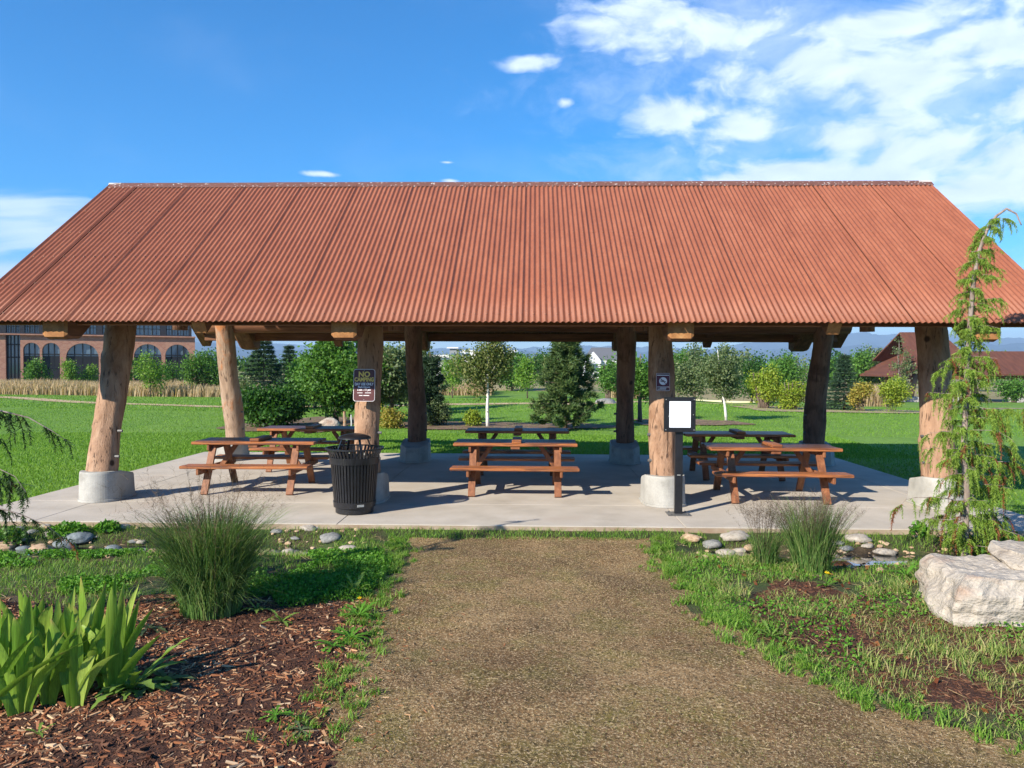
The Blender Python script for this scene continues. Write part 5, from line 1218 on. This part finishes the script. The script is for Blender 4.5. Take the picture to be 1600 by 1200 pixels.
# ------------------------------------------------------------------ trees
def lobed(rr_, cx, cy, z0, z1, rx, ry, K, top=.5):
    L_ = []
    for _ in range(K):
        u = rr_.normal(size=3); u /= np.linalg.norm(u); q = rr_.uniform(.25, .78); hz = (z1-z0)/2
        L_.append((u[0]*rx*q, u[1]*ry*q, z0+hz+u[2]*hz*q, rr_.uniform(.26, .46)))
    return L_
def broadleaf(base, H_, z0, R_, label, mat, n=4500, leaf=.11, seed=0, bark='bark', trunk_r=.09, lean=0.0, group=None, stems=1, cat='tree', name='leafy_tree', K=15, droop=0.0, ry=None):
    r_ = np.random.default_rng(seed+100); x, y = base; t = empty(name, (x, y, GZ(x, y)), 0, label, cat, group); L_ = lobed(r_, 0, 0, z0, H_, R_, ry or R_, K)
    tb_ = MB()
    for s in range(stems):
        ox = (s-(stems-1)/2)*R_*.25; top = Vector((lean+ox, 0, H_*.86)); base_ = Vector((ox*.3, 0, -.05)); P_ = [base_.lerp(top, q/8)+Vector((.03*H_*.1*sin(q*1.7+seed), .02*cos(q*2.1), 0)) for q in range(9)]
        tb_.tube(P_, [trunk_r*(1-q/8*.85) for q in range(9)], 8, True, .06)
        for (lx, ly, lz, lr) in L_[s::stems][:9]:
            q = min(.9, max(.12, (lz*.55+z0*.3)/(H_*.86))); o_ = base_.lerp(top, q); e_ = Vector((lx+lean*q, ly, lz)); m_ = o_.lerp(e_, .5)+Vector((0, 0, .08*H_*.3)); tb_.tube([o_, m_, e_], [trunk_r*.42, trunk_r*.28, trunk_r*.08], 5)
    tb_.ob('trunk', MT[bark], t, smooth=True)
    w = np.array([l[3]**2 for l in L_]); w /= w.sum(); ch = r_.choice(len(L_), n, p=w); u = r_.normal(size=(n, 3)); u /= np.linalg.norm(u, axis=1)[:, None]; q = r_.uniform(.15, 1, n)**.45
    LL = np.array(L_); rad = LL[ch, 3]*R_; P_ = LL[ch, :3]+u*(rad*q)[:, None]*np.array([1, (ry or R_)/R_, min(1.4, (H_-z0)/(2*R_)*1.05)]); P_ = P_+r_.normal(0, .05*R_, (n, 3)); P_[:, 0] += lean*np.clip(P_[:, 2]/H_, 0, 1)
    # bunch leaves into sprigs
    g = r_.normal(0, leaf*1.1, (n//6+1, 6, 3)).reshape(-1, 3)[:n]; P_ = np.repeat(P_[:n//6+1], 6, 0)[:n]+g
    if droop: P_[:, 2] -= np.abs(r_.normal(0, droop, n))
    P_[:, 2] = np.maximum(P_[:, 2], .03); V, FL = leaves(P_, r_.uniform(.7, 1.3, n)*leaf, 0, .62); add('crown', mesh('crown', V, FL, LM[mat]), t); return t
def pine(base, H_, R_, label, mat='pine', n=11000, seed=0, lean=0, open_=.0, name='pine_tree', group=None, nl=.17):
    r_ = np.random.default_rng(seed+500); x, y = base; t = empty(name, (x, y, GZ(x, y)), 0, label, 'tree', group); b = MB(); b.tube([(0, 0, -.05), (lean*.3, 0, H_*.5), (lean, 0, H_*.98)], [H_*.022, H_*.014, .012], 8)
    whorls = int(H_/.32); B = []; D = []; per = max(1, n//(whorls*7*10))
    for w in range(whorls):
        z = H_*(.07+.90*w/whorls); rr2 = R_*(1-(w/whorls))**.62*(.75+.35*r_.random())+.06
        for q in range(7):
            az = q*2*pi/7+w*.9+r_.normal(0, .25); L = rr2*r_.uniform(.6, 1.12); up = r_.uniform(.12, .5); o = np.array([lean*z/H_, 0, z])
            if L > .3: b.tube([tuple(o), tuple(o+np.array([cos(az)*L*.5, sin(az)*L*.5, L*up*.35])), tuple(o+np.array([cos(az)*L*.95, sin(az)*L*.95, L*up]))], [.02, .013, .005], 4)
            for _ in range(10):
                s = r_.uniform(.3, 1.0); c = o+np.array([cos(az)*L*s, sin(az)*L*s, L*up*s*s])+r_.normal(0, .07*R_, 3)
                for _ in range(per):
                    B.append(c+r_.normal(0, .035, 3)); D.append((cos(az)*.5+r_.normal(0, .6), sin(az)*.5+r_.normal(0, .6), .45+r_.normal(0, .55)))
    b.ob('trunk', MT['bark'], t, smooth=True); B = np.array(B); V, FL = needles(B, np.array(D), r_.uniform(.6, 1.2, len(B))*nl, nl*.2); add('needles', mesh('needles', V, FL, LM[mat]), t); return t
def spruce(base, H_, R_, label, mat='spruce', n=11000, seed=0, group=None):
    r_ = np.random.default_rng(seed+900); x, y = base; t = empty('spruce_tree', (x, y, GZ(x, y)), 0, label, 'tree', group); b = MB(); b.tube([(0, 0, -.05), (0, 0, H_*.98)], [H_*.02, .01], 8)
    tiers = int(H_/.20); B = []; D = []; per = max(1, n//(tiers*11*8))
    for w in range(tiers):
        z = H_*(.04+.95*w/tiers); rr2 = R_*(1-w/tiers)**.85*(.85+.2*r_.random())+.04
        for q in range(11):
            az = q*2*pi/11+w*.7+r_.normal(0, .15); L = rr2*r_.uniform(.72, 1.08); o = np.array([0, 0, z])
            if q % 3 == 0 and L > .3: b.tube([(0, 0, z), (cos(az)*L*.9, sin(az)*L*.9, z-L*.12)], [.018, .004], 4)
            for _ in range(8):
                s = r_.uniform(.2, 1.0)**.8; c = o+np.array([cos(az)*L*s, sin(az)*L*s, -L*.22*s+L*.14*s*s])
                for _ in range(per): B.append(c+r_.normal(0, .03, 3)); D.append((cos(az)+r_.normal(0, .6), sin(az)+r_.normal(0, .6), -.15+r_.normal(0, .35)))
    b.ob('trunk', MT['bark'], t, smooth=True); B = np.array(B); V, FL = needles(B, np.array(D), r_.uniform(.7, 1.2, len(B))*.16, .035); add('needles', mesh('needles', V, FL, LM[mat]), t); return t
def hgt(px, py_top, Y, base): return AT(px, py_top, Y)[2]-GZ(*base)
def at_y(px, Y): return AT(px, 600, Y)[0], Y
def rad(wpx, Y): return wpx/F*Y/2
def BL(px, Y, top, wpx, z0, label, mat, **k):
    b = at_y(px, Y); H_ = hgt(px, top, Y, b); return broadleaf(b, H_, z0*H_, rad(wpx, Y), label, mat, seed=int(px), **k)
# nearer trees and bushes, by the lawn
BL(430, 23.6, 602, 112, .0, 'dense dark green bush behind the orange barked column', 'deep', n=15000, leaf=.11, stems=4, cat='bush', name='large_bush', K=26, ry=1.2, trunk_r=.05)
BL(525, 25.5, 520, 150, .10, 'tall full leafy tree with mid green crown behind the trash can', 'mid', n=20000, leaf=.12, trunk_r=.11, K=30)
BL(612, 26.0, 522, 100, .12, 'leafy tree with greyer crown, half hidden by the NO CAMPING column', 'grey', n=11000, leaf=.11, K=22)
b = at_y(672, 24.5); pine(b, hgt(672, 548, 24.5, b), rad(62, 24.5), 'dark pine just right of the left inner back column', 'pine_dark', n=13000, seed=2)
BL(614, 23.6, 640, 50, .0, 'yellowing bush low between the two inner left columns', 'yellow', n=2600, leaf=.07, stems=4, cat='bush', name='bush', trunk_r=.02)
BL(690, 24.6, 622, 66, .0, 'grey-green airy bush at the foot of the dark pine', 'grey', n=3600, leaf=.06, stems=5, cat='bush', name='bush', trunk_r=.02)
BL(740, 24.5, 641, 30, .0, 'small bright lime bush left of the white birch trunk', 'lime', n=1800, leaf=.07, stems=4, cat='bush', name='bush', trunk_r=.015)
BL(762, 24.2, 512, 104, .34, 'birch with white trunk in the middle, behind the middle tables', 'birch', n=7500, leaf=.085, bark='white_bark', trunk_r=.062, K=20, droop=.12, name='birch_tree')
b = at_y(884, 23.8); pine(b, hgt(878, 520, 23.8, b), rad(112, 23.8), 'broad green pine in the middle right of the birch', 'pine', n=24000, seed=5, nl=.18)
BL(1000, 26.5, 535, 44, .16, 'slim leafy tree just right of the right inner back column', 'mid', n=5200, leaf=.10)
BL(1136, 27.5, 528, 84, .22, 'aspen with leaning pale trunk above the back right table', 'grey', n=5200, leaf=.09, bark='white_bark', trunk_r=.052, lean=-.35, name='birch_tree')
b = at_y(1147-28+20, 27.5)
# mid distance
BL(492, 36, 530, 90, .05, 'full green tree rising behind the dense bush and the leafy tree', 'mid', n=8000, leaf=.13, K=22)
BL(650, 34, 528, 80, .05, 'tall grey-green tree behind the dark pine', 'grey', n=8000, leaf=.13, K=22)
BL(590, 31, 524, 70, .03, 'dark green tree directly behind the NO CAMPING column', 'mid', n=7000, leaf=.12, K=20)
BL(800, 62, 545, 70, .03, 'mid green tree beyond the trail, right of the birch', 'mid', n=5000, leaf=.17, K=18)
BL(860, 64, 540, 60, .03, 'deep green tree beyond the trail, left of the middle pine', 'deep', n=4500, leaf=.17, K=18)
BL(1060, 58, 540, 60, .03, 'dense green tree beyond the trail behind the no smoking column', 'mid', n=4500, leaf=.16, K=18)
BL(1175, 60, 545, 60, .03, 'darker green tree beyond the trail right of the aspen', 'deep', n=4500, leaf=.16, K=18)
BL(58, 61, 552, 48, .0, 'round bush before the left arches of the brick building', 'mid', n=2600, leaf=.16, stems=3, cat='bush', name='bush')
BL(112, 61, 556, 30, .0, 'narrow pale green shrub before the brick building, second from the left', 'bright', n=1700, leaf=.15, stems=3, cat='bush', name='bush')
BL(140, 62, 566, 26, .0, 'lime green shrub left of the front left column', 'bright', n=1500, leaf=.14, stems=3, cat='bush', name='bush')
BL(203, 60, 555, 26, .0, 'narrow shrub just right of the front left column', 'mid', n=1500, leaf=.15, stems=3, cat='bush', name='bush')
BL(235, 46.5, 546, 58, .06, 'willow sapling with pale green crown in the dry grass', 'bright', n=3600, leaf=.11, trunk_r=.05)
BL(268, 60, 560, 30, .0, 'dim shrub at the right end of the brick building', 'mid', n=1500, leaf=.15, stems=3, cat='bush', name='bush')
BL(318, 50, 545, 86, .02, 'wide grey-green willow bush right of the brick building', 'mid', n=6000, leaf=.14, stems=4, cat='bush', name='bush')
b = at_y(412, 34); spruce(b, hgt(412, 520, 34, b), rad(104, 34), 'dark blue-green spruce behind the dense bush', n=20000, seed=1)
b = at_y(452, 38); spruce(b, hgt(452, 535, 38, b), rad(66, 38), 'smaller dark spruce right of the blue-green one', n=12000, seed=2)
BL(372, 30, 590, 60, .0, 'grey-green bush behind the orange barked column, left of the spruce', 'grey', n=4200, leaf=.09, stems=4, cat='bush', name='bush')
BL(707, 48, 552, 56, .16, 'young bright tree with thin trunk, left of the birch', 'bright', n=3200, leaf=.13, trunk_r=.05)
BL(824, 48, 556, 44, .22, 'young bright tree with thin trunk between birch and pine', 'bright', n=2800, leaf=.13, trunk_r=.05)
BL(950, 46, 560, 50, .05, 'grey-green bush behind the right side of the middle pine', 'mid', n=3000, leaf=.13, stems=3, cat='bush', name='bush')
BL(1085, 50, 534, 84, .03, 'full silvery tree behind the blank notice stand', 'grey', n=7000, leaf=.15, K=22)
BL(1130, 54, 536, 70, .03, 'silvery green tree behind the aspen crown', 'grey', n=5000, leaf=.15, K=20)
BL(1222, 45, 548, 78, .05, 'mid green spreading tree behind the lime bushes', 'mid', n=5200, leaf=.14)
BL(1193, 38.5, 572, 66, .0, 'larger lime yellow bush left of the back right column', 'lime', n=4600, leaf=.12, stems=5, cat='bush', name='bush')
BL(1238, 37.5, 590, 50, .0, 'smaller lime yellow bush partly behind the back right column', 'lime', n=3400, leaf=.11, stems=5, cat='bush', name='bush')
b = at_y(1284, 42); spruce(b, hgt(1284, 552, 42, b), rad(44, 42), 'slim spruce close behind the back right column', n=5000, seed=3)
b = at_y(1319, 38.5); spruce(b, hgt(1319, 550, 38.5, b), rad(66, 38.5), 'dense dark spruce between the two right columns', n=15000, seed=4)
BL(1344, 37.2, 594, 40, .12, 'yellow leaved bush with bare stems right of the dense spruce', 'yellow', n=2300, leaf=.10, stems=6, cat='bush', name='bush', trunk_r=.02)
BL(1393, 37.0, 586, 54, .12, 'rounded lime bush with bare stems left of the front right column', 'lime', n=3800, leaf=.10, stems=6, cat='bush', name='bush', trunk_r=.02)
BL(1345, 75, 534, 52, .05, 'round dark tree before the hills, left of the far pavilion', 'mid', n=3800, leaf=.22)
BL(1372, 78, 538, 40, .05, 'second round dark tree before the hills, touching the first', 'grey', n=3000, leaf=.22)
BL(1404, 66, 514, 34, .08, 'tall thin airy poplar left of the far pavilion', 'grey', n=1500, leaf=.16, bark='pale_bark', trunk_r=.07, K=10)
BL(1585, 60, 585, 60, .0, 'leafy bush under the far pavilion at the right edge', 'mid', n=2500, leaf=.16, stems=3, cat='bush', name='bush')
# far tree line
r_ = np.random.default_rng(77); px = -120; q = 0; tgt = []
while px < 1760:
    w = r_.uniform(34, 80); Y = r_.uniform(95, 170); top = r_.uniform(545, 560) if px > 640 else r_.uniform(548, 562)
    tgt.append((px, Y, top, w)); px += w*.62; q += 1
marks = [(0,'beyond the left edge'),(150,'behind the brick building front left'),(310,'behind the willow sapling'),(400,'behind the wide willow bush'),(480,'behind the dark spruces'),(600,'behind the tall leafy tree'),(690,'behind the dark pine'),(760,'between the dark pine and the birch'),(835,'between the birch and the middle pine'),(930,'behind the middle pine'),(1015,'behind the right inner column'),(1100,'behind the notice stand'),(1180,'behind the aspen'),(1270,'behind the lime bushes'),(1345,'behind the dense spruce'),(1420,'left of the far pavilion'),(1520,'behind the far pavilion'),(1800,'right of the far pavilion')]
def dlabel(px, k):
    w = next((m_[1] for m_ in marks if px < m_[0]), 'far right'); return '%s distant tree in the far tree line %s' % (['mid green', 'deep green', 'greyish'][k % 3], w)
from collections import Counter
_cnt = Counter(dlabel(px, k) for k, (px, Y, top, w) in enumerate(tgt)); _seen = Counter()
_base = dlabel
def dlabel(px, k):
    l_ = _base(px, k)
    if _cnt[l_] < 2: return l_
    _seen[l_] += 1; return l_.replace('distant tree', 'distant tree, %s one,' % ('left', 'right', 'farthest right')[min(2, _seen[l_]-1)], 1)
names_ = ['rounded', 'broad', 'low', 'uneven', 'dense']
for k, (px, Y, top, w) in enumerate(tgt):
    if 0 < px < 250: Y = 175+(k % 3)*8
    b = at_y(px, Y); H_ = hgt(px, top, Y, b); broadleaf(b, H_, .02, rad(w*1.35, Y), dlabel(px, k), ('mid', 'deep', 'grey')[k % 3], n=1100, leaf=.48, seed=k+40, K=9, trunk_r=.15, group='distant tree line beyond the park', name='distant_tree')
# two brown stakes and a white pipe behind the back left table
for px, w, mt_, lb in ((538, .09, MT['log_orange'], 'thick brown wooden stake behind the back left table'), (548.5, .04, MT['white_wall'], 'thin white pipe between two brown stakes'), (554, .05, MT['log_orange'], 'thin brown wooden stake left of the NO CAMPING column')):
    x, y = at_y(px, 22.5); o = log_between('stake', (x, y, -.1), (x, y, AT(px, 644, 22.5)[2]), w/2, mt_, n=8, rings=6, parent=False) if False else MB().tube([(0, 0, -.1), (0.01, 0, .3), (0, 0, AT(px, 643 if w > .08 else 648, 22.5)[2]+.05)], [w/2, w/2, w/2*.9], 8).ob('stake', mt_, None, (x, y, -.05)); prop(o, lb, 'stake')
# ------------------------------------------------------------------ brick building on the left
A_ = np.array(AT(0, 600, 70)[:2]); B_ = np.array(AT(305, 600, 77)[:2]); LEN = np.linalg.norm(B_-A_); DU = (B_-A_)/LEN; bang = atan2(DU[1], DU[0])
def U(px):
    d = ray(px, 571); M_ = np.array([[DU[0], -d[0]], [DU[1], -d[1]]]); return np.linalg.solve(M_, -A_)[0]
bl = empty('office_building', (A_[0], A_[1], -.05), bang, 'red brick office building with arched openings and a dark upper storey, far left', 'building')
UL, UR, DP = -9.0, LEN, 14.0; ZB, ZT = 4.68, 7.0
arch = [(U(49.5), 11.2), (U(80), 12), (U(129), 22.5), (U(181), 21), (U(231), 19.5), (U(277.5), 17.5)]
arch = [(u, (U(49.5+1)-U(49.5))*w if False else w/F*(70+7*u/LEN)/cos(bang)*.92) for u, w in arch]; door = (U(9), U(32)); AT_ = 3.98
def wall_piece(pts, name='wall', mat='brick', y0=0, th=.4, par=None):
    n_ = len(pts); V = [(u, y0, z) for u, z in pts]+[(u, y0+th, z) for u, z in pts]
    return MB().raw(V, [list(range(n_)), [n_+q for q in range(n_)][::-1]]+[[q, n_+q, n_+(q+1) % n_, (q+1) % n_] for q in range(n_)]).ob(name, MT[mat], par or bl)
edges = [UL]+[0]*0; cuts = sorted([(door[0], door[1], None)]+[(u-r, u+r, (u, r)) for u, r in arch]); cur = UL
for (a, b_e, ar) in cuts:
    wall_piece([(cur, 0), (a, 0), (a, ZB), (cur, ZB)], 'brick_pier'); cur = b_e
    if ar:
        u, r = ar; pts = [(a, ZB), (a, AT_-r)]+[(u-r*cos(pi*q/14), AT_-r+r*sin(pi*q/14)) for q in range(1, 14)]+[(b_e, AT_-r), (b_e, ZB)]
        wall_piece(pts[::-1] if False else pts, 'brick_arch')
        g = wall_piece([(a, 1.6), (b_e, 1.6), (b_e, AT_), (a, AT_)], 'window', 'window_glass', .32, .03); fb = MB(); 
        nm = 4 if r > 1.0 else 3
        for q in range(nm+1): fb.box((a+(b_e-a)*q/nm, .27, 2.9), (.09, .08, 2.7))
        for z in (1.6, 2.9): fb.box((u, .25, z), (2*r, .09, .1))
        fb.box((u, .26, 1.38), (2*r, .06, 2.72)); fb.ob('window_frame', MT['window_frame'], g)
    else:
        g = wall_piece([(a, 0), (b_e, 0), (b_e, ZB), (a, ZB)], 'entrance', 'window_glass', .8, .03); fb = MB()
        for q in range(5): fb.box((a+(b_e-a)*q/4, .72, 2.4), (.08, .1, 4.8))
        for z in (2.6, 3.8, 4.8): fb.box(((a+b_e)/2, .74, z), (b_e-a, .1, .12))
        fb.ob('entrance_frame', MT['window_frame'], g)
wall_piece([(cur, 0), (UR, 0), (UR, ZB), (cur, ZB)], 'brick_pier')
MB().box(((UL+UR)/2, DP/2, 2.4), (UR-UL-.9, DP-.9, 4.8)).ob('inner_block', MT['window_frame'], bl, (0, .85, 0))
MB().box(((UL+UR)/2, -.03, ZB+.06), (UR-UL+.1, .5, .12)).ob('string_course', MT['brick'], bl)
MB().box((UR-.2, DP/2+.2, ZB/2), (.4, DP-.4, ZB)).ob('side_wall', MT['brick'], bl)
wins = [(U(9), U(31), 3), (U(38), U(61), 3), (U(74), U(108), 3), (U(118), U(151), 3), (U(160), U(196), 3), (U(212), U(251), 3), (U(260), U(296), 4)]
cur = UL
for (a, b_e, nm) in wins:
    wall_piece([(cur, ZB+.13), (a, ZB+.13), (a, ZT), (cur, ZT)], 'upper_panel', 'dark_panel', .25); cur = b_e
    wall_piece([(a, 5.93), (b_e, 5.93), (b_e, ZT), (a, ZT)], 'upper_panel', 'dark_panel', .25); wall_piece([(a, ZB+.13), (b_e, ZB+.13), (b_e, ZB+.22), (a, ZB+.22)], 'upper_panel', 'dark_panel', .25)
    g = wall_piece([(a, ZB+.22), (b_e, ZB+.22), (b_e, 5.93), (a, 5.93)], 'window', 'window_glass', .45, .03); fb = MB()
    for q in range(nm+1): fb.box((a+(b_e-a)*q/nm, .38, 5.42), (.12, .12, 1.0))
    for q in range(nm): fb.box((a+(b_e-a)*(q+.5)/nm, .40, 5.42), (.05, .08, .98))
    fb.box(((a+b_e)/2, .40, 5.5), (b_e-a, .06, .05)); fb.ob('window_frame', MT['window_frame'], g)
wall_piece([(cur, ZB+.13), (UR-.3, ZB+.13), (UR-.3, ZT), (cur, ZT)], 'upper_panel', 'dark_panel', .25)
MB().box(((UL+UR)/2-.15, DP/2+.3, 5.9), (UR-UL-.3, DP-.9, 1.98)).ob('upper_block', MT['dark_panel'], bl, (0, .25, 0))
MB().box(((UL+UR)/2-.1, DP/2, ZT+.06), (UR-UL, DP, .12)).ob('roof', MT['grey_roof'], bl)
# ------------------------------------------------------------------ white and grey buildings in the distance
def far_block(name, px0, px1, ytop, Y, label, parts, dp=14):
    x0 = AT(px0, 600, Y)[0]; x1 = AT(px1, 600, Y)[0]; t = empty(name, (x0, Y, -.1), 0, label, 'building'); H_ = AT(px0, ytop, Y)[2]
    for (nm, a, b2, z0, z1, y0, mt_) in parts:
        xa = AT(a, 600, Y)[0]-x0; xb = AT(b2, 600, Y)[0]-x0; za = AT(a, z0, Y)[2] if z0 < 900 else 0; zb_ = AT(a, z1, Y)[2]
        MB().box(((xa+xb)/2, (dp+y0)/2 if nm in ('wall', 'tower') else y0, (za+zb_)/2), (xb-xa, dp-y0 if nm in ('wall', 'tower') else .3, zb_-za)).ob(nm, MT[mt_], t)
    return t
far_block('white_building', 668, 808, 540, 150, 'low white modern building with a grey stair tower, seen past the birch', [
    ('wall', 640, 702, 999, 555, 1.5, 'white_wall'), ('wall', 702, 716, 999, 544, 0.5, 'grey_wall'), ('tower', 714.5, 742, 999, 546, .8, 'white_wall'), ('wall', 742, 806, 999, 549, 1.2, 'white_wall'),
    ('roof_slab', 698, 716, 543.5, 541.5, .2, 'white_wall'), ('roof_slab', 640, 703, 555.2, 553.4, .6, 'white_wall'), ('roof_slab', 796, 808, 549, 546, .6, 'white_wall'), ('window', 704.5, 710, 556, 551, .25, 'window_glass'),
    ('window', 645, 700, 562, 557.5, 1.2, 'window_glass'), ('window', 718, 723, 562, 550, .6, 'window_glass'), ('window', 727, 732, 562, 550, .6, 'window_glass'), ('window', 748, 790, 560, 553, 1.0, 'window_glass')])
def gable_house(px0, px1, pxr, yb, yt, Y, label):
    x0, x1, xr = AT(px0, 600, Y)[0], AT(px1, 600, Y)[0], AT(pxr, 600, Y)[0]; ze = AT(px0, yb, Y)[2]; zr = AT(px0, yt, Y)[2]; t = empty('house', (x0, Y, -.1), 0, label, 'house'); w = x1-x0; g = xr-x0
    MB().box((w/2, 4, ze/2), (w, 8, ze)).ob('wall', MT['white_wall'], t)
    MB().raw([(0, -.05, ze), (w, -.05, ze), (w-1, 4, zr), (g*.5, 4, zr), (w, 8, ze), (0, 8, ze)], [[0, 1, 2, 3], [4, 5, 3, 2], [0, 3, 5], [1, 4, 2]]).ob('roof', MT['grey_roof'], t)
    zg = ze+(zr-ze)*.62
    MB().raw([(.2, -1.2, .0), (g, -1.2, 0), (g, -1.2, ze), (.2, -1.2, ze), (g*.5, -1.2, zg), (.2, 1, 0), (g, 1, 0), (g, 1, ze), (.2, 1, ze), (g*.5, 1.5, zg)], [[0, 1, 2, 4, 3], [1, 6, 7, 2], [0, 3, 8, 5], [2, 7, 9, 4], [3, 4, 9, 8]]).ob('gable_wall', MT['white_wall'], t)
    for wx in (g+1.5, g+4): MB().box((wx, -.02, ze*.6), (1.1, .1, 1.3)).ob('window', MT['window_glass'], t)
    MB().box((g*.5, -1.25, ze*.6), (1.2, .1, 1.3)).ob('window', MT['window_glass'], t)
gable_house(915, 975, 938, 562, 541, 130, 'white gabled house with grey roof beyond the middle pine')
gable_house(475, 520, 488, 566, 544, 140, 'pale house with grey roof glimpsed above the spruces')
# ------------------------------------------------------------------ second pavilion, far right
Y2 = 68.0; g0 = at_y(1470, Y2); zg = GZ(*g0)
p2 = empty('far_pavilion', (g0[0], g0[1], zg), 0, 'smaller rusty roofed log pavilion with stepped roofs, far right across the lawn', 'pavilion')
def rp(px, py, dy=0): a = AT(px, py, Y2); return (a[0]-g0[0], dy, a[2]-zg)
def plane(name, pts, th, mat, par=p2):
    n_ = len(pts); V = list(pts)+[(x, y, z-th) for x, y, z in pts]; return MB().raw(V, [list(range(n_)), [n_+q for q in range(n_)][::-1]]+[[q, n_+q, n_+(q+1) % n_, (q+1) % n_] for q in range(n_)]).ob(name, MT[mat], par)
plane('upper_roof', [rp(1409, 562, -.6), rp(1512, 562, -.6), rp(1494, 517, 2.6), rp(1428, 517, 2.6)], .12, 'far_rust')
plane('upper_roof', [rp(1409, 562, 5.8), rp(1428, 517, 2.62), rp(1494, 517, 2.62), rp(1512, 562, 5.8)], .12, 'far_rust')
plane('gable_roof', [rp(1389, 586, -1.5), rp(1456, 548, -1.5), rp(1456, 548, 6), rp(1389, 586, 6)], .16, 'far_rust')
plane('gable_roof', [rp(1456.3, 548, -1.5), rp(1523, 586, -1.5), rp(1523, 586, 6), rp(1456.3, 548, 6)], .16, 'far_rust')
plane('wing_roof', [rp(1524, 584, -1.0), rp(1660, 584, -1.0), rp(1660, 548, 2.6), rp(1530, 548, 2.6)], .14, 'far_rust')
plane('wing_roof', [rp(1530, 548, 2.63), rp(1660, 548, 2.63), rp(1660, 584, 6), rp(1524, 584, 6)], .14, 'far_rust')
for a, b2 in (((1392, 590), (1456, 553)), ((1456, 553), (1521, 590))): MB().bar(rp(*a, dy=-1.4), rp(*b2, dy=-1.4), .25, .22, up=(0, 1, 0)).ob('barge_board', MT['beam'], p2)
for a, b2, z in ((1412, 1510, 569), (1402, 1512, 590), (1530, 1650, 590)): MB().bar(rp(a, z, dy=.2), rp(b2, z, dy=.2), .3, .35, up=(0, 1, 0)).ob('beam', MT['beam'], p2)
for (bx, by, tx_, ty, dy) in ((1420, 622, 1432, 585, -.2), (1412, 618, 1422, 580, 3.5), (1484, 622, 1482, 585, 0), (1504, 620, 1502, 585, 4), (1592, 622, 1590, 588, 0), (1560, 620, 1560, 588, 3.5)):
    a = rp(bx, by, dy); c = rp(tx_, ty, dy+.4); a = (a[0], a[1], .5)
    MB().tube([a, ((a[0]+c[0])/2, (a[1]+c[1])/2, (a[2]+c[2])/2), c], [.30, .28, .26], 10).ob('column', MT['log'], p2, smooth=True)
    MB().box((a[0], a[1], .25), (1.3, .9, .56), bev=.1).ob('footing', MT['footing'], p2)
print('triangles', sum(sum(len(p.vertices)-2 for p in me.polygons) if len(me.polygons) < 2000 else len(me.polygons)*2 for me in {o.data for o in SC.objects if o.type == 'MESH'}))
